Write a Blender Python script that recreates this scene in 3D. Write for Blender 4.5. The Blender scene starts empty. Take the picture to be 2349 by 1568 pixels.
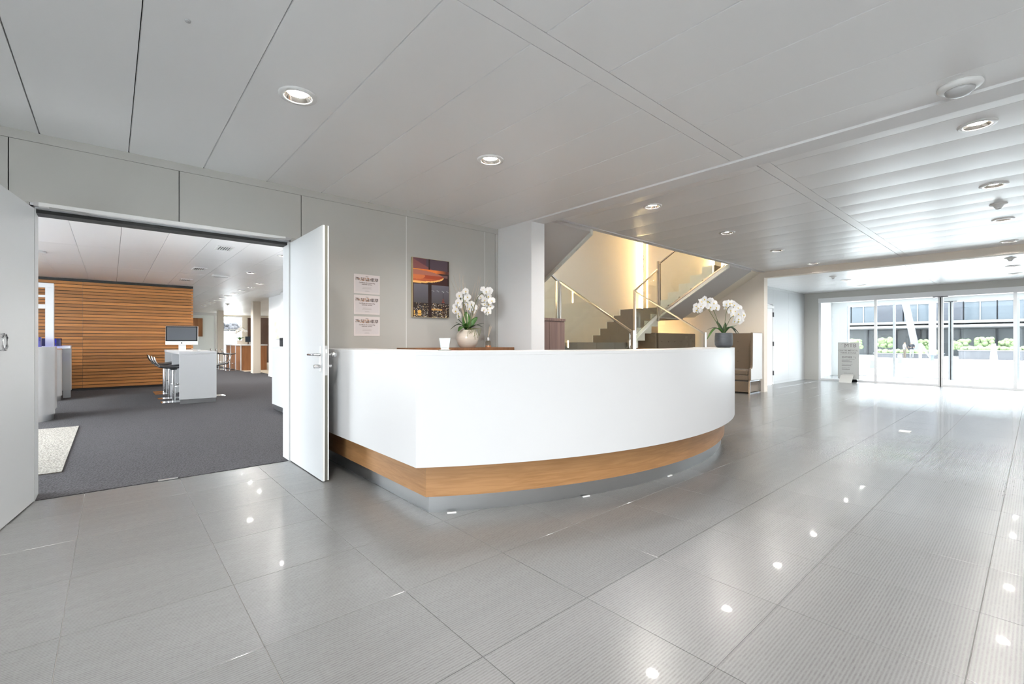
import bpy, bmesh, math, random
from mathutils import Vector, Matrix

# ------------------------------------------------------------------ camera, world, light, exposure
SC = bpy.context.scene
COL = SC.collection
F_PX, CX, CY, EYE = 1052.5, 1174.5, 784.0, 1.13
YAW = math.atan2(1203.5, F_PX)
FW = Vector((math.cos(YAW), math.sin(YAW), 0)); RT = Vector((math.sin(YAW), -math.cos(YAW), 0)); UP = Vector((0, 0, 1))
cam = bpy.data.cameras.new('camera')
cam.sensor_width = 36.0; cam.lens = F_PX / 2349 * 36.0; cam.clip_start = 0.05; cam.clip_end = 500
cam_ob = bpy.data.objects.new('camera', cam); COL.objects.link(cam_ob)
cam_ob.location = (0, 0, EYE)
cam_ob.rotation_euler = (math.pi / 2, 0, YAW - math.pi / 2)
SC.camera = cam_ob

world = bpy.data.worlds.new('overcast_sky'); SC.world = world
world.use_nodes = True
bg = world.node_tree.nodes['Background']
bg.inputs['Color'].default_value = (0.93, 0.965, 1.0, 1)
bg.inputs['Strength'].default_value = 26.0

def portal(name, loc, rot, sx, sy):
    l = bpy.data.lights.new(name, 'AREA'); l.shape = 'RECTANGLE'; l.size = sx; l.size_y = sy
    l.cycles.is_portal = True
    o = bpy.data.objects.new(name, l); COL.objects.link(o); o.location = loc; o.rotation_euler = rot
    return o
H_ = math.pi / 2
portal('daylight_side', (-4.15, -1.7, 1.35), (0, -H_, 0), 2.4, 2.8)
portal('daylight_entrance', (19.0, 0, 1.2), (0, H_, 0), 2.4, 8.8)
portal('daylight_lounge', (-4.25, 13.8, 1.35), (0, -H_, 0), 2.5, 16.0)
portal('daylight_far', (4.92, 28.75, 1.3), (-H_, 0, 0), 1.0, 2.5)

SC.view_settings.view_transform = 'Standard'
SC.view_settings.look = 'None'
SC.view_settings.gamma = 1.0
SC.view_settings.use_curve_mapping = False
SC.view_settings.exposure = 0.58
SC.cycles.use_denoising = True
SC.cycles.max_bounces = 10
SC.cycles.diffuse_bounces = 5
SC.cycles.glossy_bounces = 4
SC.cycles.transmission_bounces = 8
SC.cycles.transparent_max_bounces = 16
SC.cycles.sample_clamp_indirect = 6.0
SC.cycles.caustics_reflective = False
SC.cycles.caustics_refractive = False

# ------------------------------------------------------------------ helpers
def ray(x, y): return FW + RT * ((x - CX) / F_PX) + UP * ((CY - y) / F_PX)
def at_depth(x, y, d): return Vector((0, 0, EYE)) + ray(x, y) * d      # a pixel's direction, taken to a measured distance

class MB:
    """collects shapes in world or local coordinates and links them as ONE mesh"""
    def __init__(s): s.v = []; s.f = []; s.mi = []; s.cm = 0
    def quad(s, *p):
        n = len(s.v); s.v += [tuple(q) for q in p]; s.f.append(tuple(range(n, n + len(p)))); s.mi.append(s.cm); return s
    def box(s, x0, x1, y0, y1, z0, z1):
        n = len(s.v)
        s.v += [(x0, y0, z0), (x1, y0, z0), (x1, y1, z0), (x0, y1, z0), (x0, y0, z1), (x1, y0, z1), (x1, y1, z1), (x0, y1, z1)]
        for f in ((3, 2, 1, 0), (4, 5, 6, 7), (0, 1, 5, 4), (1, 2, 6, 5), (2, 3, 7, 6), (3, 0, 4, 7)):
            s.f.append(tuple(n + i for i in f)); s.mi.append(s.cm)
        return s
    def xbox(s, m, x0, x1, y0, y1, z0, z1):
        n = len(s.v); s.box(x0, x1, y0, y1, z0, z1)
        for i in range(n, len(s.v)): s.v[i] = tuple(m @ Vector(s.v[i]))
        return s
    def prism(s, pts, axis, a, b):
        """polygon pts (2D, counter-clockwise) extruded along axis x/y/z from a to b"""
        def P(u, w, t): return {'x': (t, u, w), 'y': (u, t, w), 'z': (u, w, t)}[axis]
        n = len(s.v); k = len(pts)
        s.v += [P(u, w, a) for u, w in pts] + [P(u, w, b) for u, w in pts]
        s.f.append(tuple(reversed(range(n, n + k)))); s.mi.append(s.cm)
        s.f.append(tuple(range(n + k, n + 2 * k))); s.mi.append(s.cm)
        for i in range(k):
            j = (i + 1) % k; s.f.append((n + i, n + j, n + k + j, n + k + i)); s.mi.append(s.cm)
        return s
    def ring(s, outer, inner, z0, z1):
        """open strip between two plan paths, extruded in z"""
        n = len(s.v); k = len(outer)
        for z in (z0, z1):
            s.v += [(x, y, z) for x, y in outer] + [(x, y, z) for x, y in inner]
        o0, i0, o1, i1 = n, n + k, n + 2 * k, n + 3 * k
        for j in range(k - 1):
            for q in ((o0 + j, o0 + j + 1, o1 + j + 1, o1 + j), (i0 + j + 1, i0 + j, i1 + j, i1 + j + 1),
                      (o1 + j, o1 + j + 1, i1 + j + 1, i1 + j), (o0 + j + 1, o0 + j, i0 + j, i0 + j + 1)):
                s.f.append(q); s.mi.append(s.cm)
        for q in ((o0, o1, i1, i0), (o0 + k - 1, i0 + k - 1, i1 + k - 1, o1 + k - 1)):
            s.f.append(q); s.mi.append(s.cm)
        return s
    def tube(s, pts, r, seg=8, r2=None, cap=True):
        pts = [Vector(p) for p in pts]; n = len(s.v); k = len(pts)
        ref = None
        for i, p in enumerate(pts):
            t = (pts[min(i + 1, k - 1)] - pts[max(i - 1, 0)]).normalized()
            if ref is None: ref = Vector((0, 0, 1)) if abs(t.z) < .9 else Vector((1, 0, 0))
            a = t.cross(ref).normalized(); b = t.cross(a).normalized(); ref = b.cross(t) if False else ref
            rr = r if r2 is None else r + (r2 - r) * i / max(k - 1, 1)
            for j in range(seg):
                w = 2 * math.pi * j / seg; s.v.append(tuple(p + (a * math.cos(w) + b * math.sin(w)) * rr))
        for i in range(k - 1):
            for j in range(seg):
                q = (j + 1) % seg
                s.f.append((n + i * seg + j, n + i * seg + q, n + (i + 1) * seg + q, n + (i + 1) * seg + j)); s.mi.append(s.cm)
        if cap:
            s.f.append(tuple(n + j for j in range(seg))); s.mi.append(s.cm)
            s.f.append(tuple(n + (k - 1) * seg + j for j in reversed(range(seg)))); s.mi.append(s.cm)
        return s
    def lathe(s, prof, c=(0, 0, 0), seg=24, close=True):
        """prof: (radius, z) pairs"""
        n = len(s.v); k = len(prof)
        for r, z in prof:
            for j in range(seg):
                w = 2 * math.pi * j / seg; s.v.append((c[0] + r * math.cos(w), c[1] + r * math.sin(w), c[2] + z))
        for i in range(k - 1):
            for j in range(seg):
                q = (j + 1) % seg
                s.f.append((n + i * seg + j, n + i * seg + q, n + (i + 1) * seg + q, n + (i + 1) * seg + j)); s.mi.append(s.cm)
        if close:
            s.f.append(tuple(n + j for j in reversed(range(seg)))); s.mi.append(s.cm)
            s.f.append(tuple(n + (k - 1) * seg + j for j in range(seg))); s.mi.append(s.cm)
        return s
    def ball(s, c, r, seg=12, rings=8, sc=(1, 1, 1)):
        n = len(s.v)
        for i in range(1, rings):
            a = math.pi * i / rings
            for j in range(seg):
                w = 2 * math.pi * j / seg
                s.v.append((c[0] + r * sc[0] * math.sin(a) * math.cos(w), c[1] + r * sc[1] * math.sin(a) * math.sin(w), c[2] + r * sc[2] * math.cos(a)))
        t = len(s.v); s.v += [(c[0], c[1], c[2] + r * sc[2]), (c[0], c[1], c[2] - r * sc[2])]
        for i in range(rings - 2):
            for j in range(seg):
                q = (j + 1) % seg; s.f.append((n + i * seg + j, n + (i + 1) * seg + j, n + (i + 1) * seg + q, n + i * seg + q)); s.mi.append(s.cm)
        for j in range(seg):
            q = (j + 1) % seg
            s.f.append((t, n + j, n + q)); s.mi.append(s.cm)
            s.f.append((t + 1, n + (rings - 2) * seg + q, n + (rings - 2) * seg + j)); s.mi.append(s.cm)
        return s
    def mesh(s, name, mats, off=(0, 0, 0), smooth=False):
        me = bpy.data.meshes.new(name)
        me.from_pydata([(x - off[0], y - off[1], z - off[2]) for x, y, z in s.v], [], s.f)
        for m in (mats if isinstance(mats, (list, tuple)) else [mats]): me.materials.append(MT[m] if isinstance(m, str) else m)
        if any(s.mi): me.polygons.foreach_set('material_index', s.mi)
        if smooth: me.polygons.foreach_set('use_smooth', [True] * len(s.f))
        me.update()
        return me
    def build(s, name, mats, parent=None, smooth=False, bevel=0, angle=None, origin=None, fix=False):
        off = Vector(world_loc(parent)) if parent is not None else Vector(origin or (0, 0, 0))
        me = s.mesh(name, mats, off, smooth)
        if fix:
            bm = bmesh.new(); bm.from_mesh(me); bmesh.ops.recalc_face_normals(bm, faces=bm.faces[:]); bm.to_mesh(me); bm.free()
        o = link(name, me, parent)
        if parent is None: o.location = off
        if smooth and angle is not None: me.set_sharp_from_angle(angle=math.radians(angle))
        if bevel:
            b = o.modifiers.new('bevel', 'BEVEL'); b.width = bevel; b.segments = 2; b.limit_method = 'ANGLE'; b.angle_limit = math.radians(40)
        return o

def world_loc(o):
    v = Vector((0, 0, 0))
    while o is not None: v += o.location; o = o.parent
    return v
def link(name, data, parent=None, loc=None):
    o = bpy.data.objects.new(name, data); COL.objects.link(o)
    if parent is not None: o.parent = parent
    if loc is not None: o.location = loc
    return o
def tag(o, label=None, cat=None, group=None, kind=None):
    if label: o['label'] = label
    if cat: o['category'] = cat
    if group: o['group'] = group
    if kind: o['kind'] = kind
    return o
def thing(name, loc, label, cat, group=None):
    return tag(link(name, None, None, loc), label, cat, group)
def struct(o): o['kind'] = 'structure'; return o
def stuff(o): o['kind'] = 'stuff'; return o
def copy_tree(o, parent=None):
    c = o.copy(); COL.objects.link(c); c.parent = parent
    for ch in list(o.children): copy_tree(ch, c)
    return c

# ------------------------------------------------------------------ materials
MT = {}
def newmat(name):
    m = bpy.data.materials.new(name); m.use_nodes = True; MT[name] = m
    nt = m.node_tree; return m, nt, nt.nodes['Principled BSDF']
def mat(name, col, rough=.5, metal=0, spec=.5, noise=None, bump=None, coat=0, emit=None, sheen=0, aniso=0):
    """noise=(scale, amount, stretch xyz); bump=(scale, strength, distance)"""
    m, nt, p = newmat(name); N, L = nt.nodes, nt.links
    p.inputs['Base Color'].default_value = (*col, 1); p.inputs['Roughness'].default_value = rough
    p.inputs['Metallic'].default_value = metal; p.inputs['Specular IOR Level'].default_value = spec
    p.inputs['Coat Weight'].default_value = coat; p.inputs['Sheen Weight'].default_value = sheen
    p.inputs['Anisotropic'].default_value = aniso
    if emit: p.inputs['Emission Color'].default_value = (*emit[0], 1); p.inputs['Emission Strength'].default_value = emit[1]
    if noise or bump: tc = N.new('ShaderNodeTexCoord')
    if noise:
        mp = N.new('ShaderNodeMapping'); mp.inputs['Scale'].default_value = noise[2] if len(noise) > 2 else (1, 1, 1)
        nz = N.new('ShaderNodeTexNoise'); nz.inputs['Scale'].default_value = noise[0]; nz.inputs['Detail'].default_value = 6
        mx = N.new('ShaderNodeMix'); mx.data_type = 'RGBA'
        L.new(tc.outputs['Object'], mp.inputs['Vector']); L.new(mp.outputs['Vector'], nz.inputs['Vector']); L.new(nz.outputs['Fac'], mx.inputs['Factor'])
        a = noise[1]
        mx.inputs['A'].default_value = (*[c * (1 - a) for c in col], 1); mx.inputs['B'].default_value = (*[min(1, c * (1 + a)) for c in col], 1)
        L.new(mx.outputs['Result'], p.inputs['Base Color'])
    if bump:
        nb = N.new('ShaderNodeTexNoise'); nb.inputs['Scale'].default_value = bump[0]; nb.inputs['Detail'].default_value = 3
        bp = N.new('ShaderNodeBump'); bp.inputs['Strength'].default_value = bump[1]; bp.inputs['Distance'].default_value = bump[2]
        L.new(tc.outputs['Object'], nb.inputs['Vector']); L.new(nb.outputs['Fac'], bp.inputs['Height']); L.new(bp.outputs['Normal'], p.inputs['Normal'])
    return m
def emitter(name, col, s):
    m = bpy.data.materials.new(name); m.use_nodes = True; MT[name] = m; nt = m.node_tree; nt.nodes.clear()
    e = nt.nodes.new('ShaderNodeEmission'); o = nt.nodes.new('ShaderNodeOutputMaterial')
    e.inputs['Color'].default_value = (*col, 1); e.inputs['Strength'].default_value = s; nt.links.new(e.outputs[0], o.inputs[0]); return m
def glassmat(name, tint, ior=1.45, base=0.0):
    m = bpy.data.materials.new(name); m.use_nodes = True; MT[name] = m; nt = m.node_tree; N, L = nt.nodes, nt.links; N.clear()
    t = N.new('ShaderNodeBsdfTransparent'); t.inputs[0].default_value = (*tint, 1)
    g = N.new('ShaderNodeBsdfGlossy'); g.inputs['Roughness'].default_value = 0.0
    fr = N.new('ShaderNodeFresnel'); ge = N.new('ShaderNodeNewGeometry'); mr = N.new('ShaderNodeMapRange')
    mr.inputs['To Min'].default_value = ior; mr.inputs['To Max'].default_value = 1 / ior      # same reflectance from both sides of a thin pane
    L.new(ge.outputs['Backfacing'], mr.inputs['Value']); L.new(mr.outputs[0], fr.inputs['IOR'])
    mx = N.new('ShaderNodeMixShader'); o = N.new('ShaderNodeOutputMaterial')
    L.new(fr.outputs[0], mx.inputs[0]); L.new(t.outputs[0], mx.inputs[1]); L.new(g.outputs[0], mx.inputs[2]); L.new(mx.outputs[0], o.inputs[0]); return m
def woodmat(name, c1, c2, rough, grain, rnd=0.0, dist=2.0, scale=3.0):
    """grain: mapping scale, small along the grain"""
    m, nt, p = newmat(name); N, L = nt.nodes, nt.links
    tc = N.new('ShaderNodeTexCoord'); mp = N.new('ShaderNodeMapping'); mp.inputs['Scale'].default_value = grain
    oi = N.new('ShaderNodeObjectInfo'); ad = N.new('ShaderNodeVectorMath'); ad.operation = 'ADD'
    cm = N.new('ShaderNodeCombineXYZ'); ml = N.new('ShaderNodeMath'); ml.operation = 'MULTIPLY'; ml.inputs[1].default_value = 37.0
    L.new(oi.outputs['Random'], ml.inputs[0]); [L.new(ml.outputs[0], cm.inputs[i]) for i in range(3)]
    L.new(tc.outputs['Object'], ad.inputs[0]); L.new(cm.outputs[0], ad.inputs[1]); L.new(ad.outputs[0], mp.inputs['Vector'])
    nz = N.new('ShaderNodeTexNoise'); nz.inputs['Scale'].default_value = scale; nz.inputs['Detail'].default_value = 8; nz.inputs['Distortion'].default_value = dist
    L.new(mp.outputs[0], nz.inputs['Vector'])
    cr = N.new('ShaderNodeValToRGB'); cr.color_ramp.elements[0].position = .3; cr.color_ramp.elements[1].position = .7
    cr.color_ramp.elements[0].color = (*c1, 1); cr.color_ramp.elements[1].color = (*c2, 1)
    L.new(nz.outputs['Fac'], cr.inputs[0])
    hs = N.new('ShaderNodeHueSaturation'); L.new(cr.outputs[0], hs.inputs['Color'])
    mr = N.new('ShaderNodeMapRange'); mr.inputs['To Min'].default_value = 1 - rnd; mr.inputs['To Max'].default_value = 1 + rnd
    L.new(oi.outputs['Random'], mr.inputs['Value']); L.new(mr.outputs[0], hs.inputs['Value'])
    L.new(hs.outputs[0], p.inputs['Base Color']); p.inputs['Roughness'].default_value = rough
    return m
def vcolmat(name, rough=.4):
    m, nt, p = newmat(name); a = nt.nodes.new('ShaderNodeVertexColor'); a.layer_name = 'print'
    nt.links.new(a.outputs['Color'], p.inputs['Base Color']); p.inputs['Roughness'].default_value = rough; return m

def tilemat():
    m, nt, p = newmat('stone_tile'); N, L = nt.nodes, nt.links
    g = N.new('ShaderNodeNewGeometry'); sx = N.new('ShaderNodeSeparateXYZ'); L.new(g.outputs['Position'], sx.inputs[0])
    def math_(op, a, b=None, c=None):
        n = N.new('ShaderNodeMath'); n.operation = op
        for i, v in enumerate((a, b, c)):
            if v is None: continue
            if isinstance(v, (int, float)): n.inputs[i].default_value = v
            else: L.new(v, n.inputs[i])
        return n.outputs[0]
    def noise(scale, mscale, detail=4):
        mp = N.new('ShaderNodeMapping'); mp.inputs['Scale'].default_value = mscale; L.new(g.outputs['Position'], mp.inputs[0])
        nz = N.new('ShaderNodeTexNoise'); nz.inputs['Scale'].default_value = scale; nz.inputs['Detail'].default_value = detail
        L.new(mp.outputs[0], nz.inputs['Vector']); return nz.outputs['Fac']
    rib = math_('SINE', math_('MULTIPLY', sx.outputs['Y'], 2 * math.pi / .0115))
    rib = math_('MULTIPLY_ADD', rib, .5, .5)
    brk = noise(1.0, (40, 90, 1), 2)                      # ribs are worn and broken along their length
    ribw = math_('MULTIPLY', rib, math_('MULTIPLY_ADD', brk, 1.4, -.1))
    streak = noise(1.0, (1.6, 16, 1), 5)
    fine = noise(1.0, (160, 260, 1), 3)
    cloud = noise(1.0, (1.3, 1.3, 1), 3)
    oi = N.new('ShaderNodeObjectInfo')
    v = math_('MULTIPLY_ADD', streak, .16, .86)
    v = math_('MULTIPLY', v, math_('MULTIPLY_ADD', fine, .30, .85))
    v = math_('MULTIPLY', v, math_('MULTIPLY_ADD', cloud, .22, .89))
    v = math_('MULTIPLY', v, math_('MULTIPLY_ADD', ribw, -.42, 1.16))
    v = math_('MULTIPLY', v, math_('MULTIPLY_ADD', oi.outputs['Random'], .09, .955))
    mx = N.new('ShaderNodeMix'); mx.data_type = 'RGBA'; mx.blend_type = 'MULTIPLY'; mx.inputs['Factor'].default_value = 1
    mx.inputs['A'].default_value = (.158, .158, .159, 1)
    cb = N.new('ShaderNodeCombineColor'); [L.new(v, cb.inputs[i]) for i in range(3)]
    L.new(cb.outputs[0], mx.inputs['B']); L.new(mx.outputs['Result'], p.inputs['Base Color'])
    p.inputs['Roughness'].default_value = .27; p.inputs['Specular IOR Level'].default_value = .5
    p.inputs['Coat Weight'].default_value = .10; p.inputs['Coat Roughness'].default_value = .035
    hgt = math_('ADD', math_('MULTIPLY', ribw, -.55), math_('MULTIPLY', fine, .35))
    bp = N.new('ShaderNodeBump'); bp.inputs['Strength'].default_value = .22; bp.inputs['Distance'].default_value = .0012
    L.new(hgt, bp.inputs['Height']); L.new(bp.outputs[0], p.inputs['Normal'])
    return m
tilemat()

def carpetmat(name, c):
    m, nt, p = newmat(name); N, L = nt.nodes, nt.links
    g = N.new('ShaderNodeNewGeometry'); vo = N.new('ShaderNodeTexVoronoi'); vo.inputs['Scale'].default_value = 62; vo.inputs['Randomness'].default_value = .8
    mp = N.new('ShaderNodeMapping'); mp.inputs['Scale'].default_value = (1, .8, 1); mp.inputs['Rotation'].default_value = (0, 0, .6)
    L.new(g.outputs['Position'], mp.inputs[0]); L.new(mp.outputs[0], vo.inputs['Vector'])
    nz = N.new('ShaderNodeTexNoise'); nz.inputs['Scale'].default_value = 200; L.new(g.outputs['Position'], nz.inputs['Vector'])
    cr = N.new('ShaderNodeValToRGB'); cr.color_ramp.elements[0].position = .0; cr.color_ramp.elements[1].position = .75
    cr.color_ramp.elements[0].color = (*[min(1, x * 1.25) for x in c], 1); cr.color_ramp.elements[1].color = (*[x * .55 for x in c], 1)
    L.new(vo.outputs['Distance'], cr.inputs[0])
    mx = N.new('ShaderNodeMix'); mx.data_type = 'RGBA'; mx.blend_type = 'OVERLAY'; mx.inputs['Factor'].default_value = .5
    L.new(cr.outputs[0], mx.inputs['A']); L.new(nz.outputs['Color'], mx.inputs['B'])
    L.new(cr.outputs[0], p.inputs['Base Color'])
    bp = N.new('ShaderNodeBump'); bp.inputs['Strength'].default_value = .8; bp.inputs['Distance'].default_value = .006; bp.invert = True
    L.new(vo.outputs['Distance'], bp.inputs['Height']); L.new(bp.outputs[0], p.inputs['Normal'])
    p.inputs['Roughness'].default_value = .95; p.inputs['Specular IOR Level'].default_value = .1; p.inputs['Sheen Weight'].default_value = .05
    return m
carpetmat('grey_carpet', (.050, .047, .052)); carpetmat('ivory_carpet', (.40, .375, .335))

mat('grout', (.30, .29, .28), .8)
mat('ceiling_white', (.90, .905, .91), .40, 0, .5, bump=(900, .05, .0004))
mat('ceiling_gloss', (.90, .90, .905), .33, 0, .6)
mat('ceiling_void', (.03, .03, .03), .9)
mat('panel_grey', (.465, .457, .43), .42, 0, .4)
mat('panel_taupe', (.45, .41, .35), .5, 0, .35)
mat('paint_white', (.86, .86, .855), .6, 0, .3)
mat('beam_white', (.78, .78, .785), .5, 0, .3)
mat('door_grey', (.52, .532, .54), .35, 0, .45)
mat('door_edge', (.82, .82, .80), .4)
mat('seal_grey', (.16, .155, .13), .9, noise=(500, .5))
mat('gasket', (.02, .02, .02), .6)
mat('counter_white', (.575, .58, .588), .32, 0, .45, noise=(600, .02))
woodmat('oak', (.27, .133, .05), (.37, .195, .082), .42, (1.2, 1.2, 16), 0, 1.2, 2.5)
woodmat('slat_wood', (.33, .13, .032), (.44, .19, .054), .5, (.8, 8, 14), .26, 1.2, 2.0)
woodmat('teak', (.17, .07, .03), (.26, .12, .05), .45, (6, 6, .6), .05, 1.0, 3.0)
woodmat('walnut_stripe', (.13, .075, .06), (.25, .16, .135), .5, (60, 60, .6), 0, .2, 1.0)
woodmat('desk_wood', (.22, .085, .03), (.30, .13, .05), .45, (6, 6, .5), 0, 1.0, 2.0)
woodmat('dark_brown', (.06, .03, .02), (.09, .045, .03), .5, (6, 6, .5), 0, 1.0, 2.0)
mat('steel', (.56, .57, .58), .3, 1.0, .5, noise=(40, .06, (.3, .3, 30)))
mat('chrome', (.75, .75, .76), .12, 1.0)
mat('satin_metal', (.63, .63, .62), .35, 1.0)
mat('rail_metal', (.42, .38, .34), .38, 1.0)
mat('alu_white', (.72, .73, .74), .4, .2)
mat('stair_stone', (.115, .105, .09), .5, 0, .4, noise=(90, .25))
mat('stair_wall', (.83, .77, .66), .7, 0, .2, bump=(60, .1, .002))
mat('beige_wall', (.77, .70, .62), .65, 0, .2)
mat('soffit_grey', (.56, .53, .51), .6, 0, .2)
mat('skirt', (.72, .72, .66), .5)
emitter('warm_led', (1.0, .70, .36), 230.0)
emitter('lamp_warm', (1.0, .955, .90), 720.0)
emitter('lamp_cool', (1.0, .96, .91), 820.0)
emitter('amber_fill', (1.0, .80, .50), 1700.0)  # for the fill lamps added out of view in the stairwell
mat('reflector', (.9, .85, .78), .12, 1.0)
mat('plastic_white', (.82, .82, .81), .35)
mat('plastic_grey', (.45, .45, .45), .3)
mat('plastic_dark', (.03, .03, .035), .35)
glassmat('pane_glass', (.95, .97, .975), 1.42)
glassmat('rail_glass', (.955, .955, .92), 1.5)
glassmat('blue_acrylic', (.34, .36, .78), 1.5)
glassmat('award_glass', (.86, .92, .91), 1.3)
glassmat('bottle_glass', (.88, .86, .80), 1.5)
mat('frosted', (.86, .90, .89), .6, 0, .3)
mat('taupe_fabric', (.175, .135, .10), .9, 0, .15, noise=(350, .18), bump=(600, .3, .001), sheen=.3)
mat('taupe_button', (.11, .085, .065), .9)
mat('daylit_fabric', (.62, .62, .62), .45)  # sofa wing tone with strong daylight painted into the colour
mat('charcoal_pot', (.075, .08, .088), .5, noise=(14, .5, (1, 1, 14)), bump=(30, .4, .003))
mat('cream_pot', (.66, .58, .50), .3, noise=(7, .16, (1, 1, 9)), coat=.4)
mat('soil', (.06, .045, .03), .95, bump=(120, .8, .01))
mat('moss', (.20, .21, .09), .9)
mat('leaf_green', (.05, .14, .022), .35, 0, .5, noise=(9, .35), coat=.2)
mat('leaf_dark', (.025, .055, .02), .38, 0, .5, noise=(9, .3))
mat('stem_green', (.11, .13, .05), .6)
mat('petal', (.90, .88, .87), .55, 0, .3, sheen=.1)
mat('petal_heart', (.75, .55, .12), .6)
mat('reed', (.62, .50, .38), .7)
mat('paper', (.72, .66, .65), .6)
mat('ink', (.12, .08, .07), .7)
mat('ink_light', (.42, .37, .36), .7)
mat('oil', (.75, .35, .2), .2)
vcolmat('print_gloss', .12); vcolmat('print_matt', .5)
mat('gold_edge', (.55, .45, .26), .4, .6)
mat('screen_black', (.02, .02, .022), .12)
mat('screen_grey', (.10, .105, .115), .1)
mat('sign_face', (.40, .41, .40), .45)
mat('sign_ink', (.14, .13, .13), .6)
mat('sign_stand', (.52, .52, .50), .4, .3)
mat('stool_black', (.03, .03, .032), .3)
mat('vent_dark', (.10, .10, .10), .6)
# outside
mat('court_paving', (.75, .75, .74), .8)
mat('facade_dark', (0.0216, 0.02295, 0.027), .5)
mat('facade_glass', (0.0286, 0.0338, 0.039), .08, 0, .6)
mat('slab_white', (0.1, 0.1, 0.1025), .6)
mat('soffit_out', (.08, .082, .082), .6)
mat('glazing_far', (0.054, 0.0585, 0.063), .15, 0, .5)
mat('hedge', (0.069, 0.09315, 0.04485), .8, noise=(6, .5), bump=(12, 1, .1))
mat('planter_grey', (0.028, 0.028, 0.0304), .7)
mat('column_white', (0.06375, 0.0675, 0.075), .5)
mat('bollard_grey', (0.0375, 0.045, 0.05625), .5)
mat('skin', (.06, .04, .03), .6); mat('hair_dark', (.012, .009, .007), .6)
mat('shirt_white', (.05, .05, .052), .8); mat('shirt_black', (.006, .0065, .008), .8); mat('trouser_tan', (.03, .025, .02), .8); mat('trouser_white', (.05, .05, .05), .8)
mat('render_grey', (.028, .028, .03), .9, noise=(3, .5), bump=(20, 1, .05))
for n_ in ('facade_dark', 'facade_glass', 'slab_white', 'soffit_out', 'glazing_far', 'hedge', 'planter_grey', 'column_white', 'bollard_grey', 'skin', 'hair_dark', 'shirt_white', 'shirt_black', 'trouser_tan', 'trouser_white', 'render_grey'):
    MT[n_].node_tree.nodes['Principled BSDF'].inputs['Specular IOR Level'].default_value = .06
# ------------------------------------------------------------------ the room: dimensions read from the photograph
YW = 4.68            # back wall of the lobby (with the double door)
ZC1, ZC2, ZC3 = 2.612, 2.715, 2.595   # ceilings: near bay, middle bay, entrance bay
XB1, XB2, XG, XO = 3.85, 11.1, 15.87, 18.6   # beam, second beam, inner and outer glazing
YF = -4.6            # front facade behind the camera
XL = -4.0
PITCH, PX0 = .489, .105               # ceiling panels
TP, TX0, TY0 = .5765, 1.583, 1.886    # floor tiles

# ---- floor with its tiles
floor = struct(MB().box(XL - .2, XO, YF, YW, -.12, -.003).box(4.085, XB2, YW, 7.05, -.12, -.003).build('floor', 'grout'))
def proj(x, y, z=0):
    q = Vector((x, y, z - EYE)); d = q.dot(FW)
    return (CX + F_PX * q.dot(RT) / d, CY - F_PX * q.z / d, d) if d > .05 else None
J = .0011
def tile_shape(mb, x0, x1, y0, y1):
    b = .0008; n = len(mb.v)
    mb.v += [(x0, y0, -.0029), (x1, y0, -.0029), (x1, y1, -.0029), (x0, y1, -.0029), (x0, y0, -b), (x1, y0, -b), (x1, y1, -b), (x0, y1, -b),
             (x0 + b, y0 + b, 0), (x1 - b, y0 + b, 0), (x1 - b, y1 - b, 0), (x0 + b, y1 - b, 0)]
    for f in ((8, 9, 10, 11), (4, 5, 9, 8), (5, 6, 10, 9), (6, 7, 11, 10), (7, 4, 8, 11), (0, 1, 5, 4), (1, 2, 6, 5), (2, 3, 7, 6), (3, 0, 4, 7)):
        mb.f.append(tuple(n + i for i in f)); mb.mi.append(0)
rest = MB(); shared = {}; n_tile = 0
i0, i1 = math.floor((XL - TX0) / TP), math.ceil((XO - TX0) / TP)
j0, j1 = math.floor((YF - TY0) / TP), math.ceil((7.0 - TY0) / TP)
for i in range(i0, i1):
    for j in range(j0, j1):
        x0, x1 = TX0 + i * TP + J, TX0 + (i + 1) * TP - J
        y0, y1 = TY0 + j * TP + J, TY0 + (j + 1) * TP - J
        x0, x1, y0 = max(x0, XL), min(x1, XO), max(y0, YF)
        lim = 6.9 if 4.0 <= x0 and x1 < XB2 + .1 else YW + .005
        y1 = min(y1, lim)
        if y1 - y0 < .03 or x1 - x0 < .03: continue
        cxm, cym = (x0 + x1) / 2, (y0 + y1) / 2
        seen = False
        for (u, w) in ((x0, y0), (x1, y0), (x1, y1), (x0, y1), (cxm, cym)):
            q = proj(u, w)
            if q and -60 < q[0] < 2400 and q[1] < 1640: seen = True
        rr = math.hypot(cxm - 3.68, cym - 5.9)
        hidden = (cxm > 1.8 and rr < 3.5 and cxm < 6 and cym > 2.2) or cym > 4.3 and cxm > 1.8 or (cxm < -.6 and cym > 3.4)
        if seen and cxm < 10.4 and not hidden:
            key = (round(x1 - x0, 3), round(y1 - y0, 3))
            if key not in shared:
                t = MB(); tile_shape(t, -key[0] / 2, key[0] / 2, -key[1] / 2, key[1] / 2); shared[key] = t.mesh('tile', 'stone_tile')
            link('tile', shared[key], floor, (cxm, cym, 0)); n_tile += 1
        else: tile_shape(rest, x0, x1, y0, y1)
stuff(rest.build('tile_field', 'stone_tile', floor))

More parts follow.
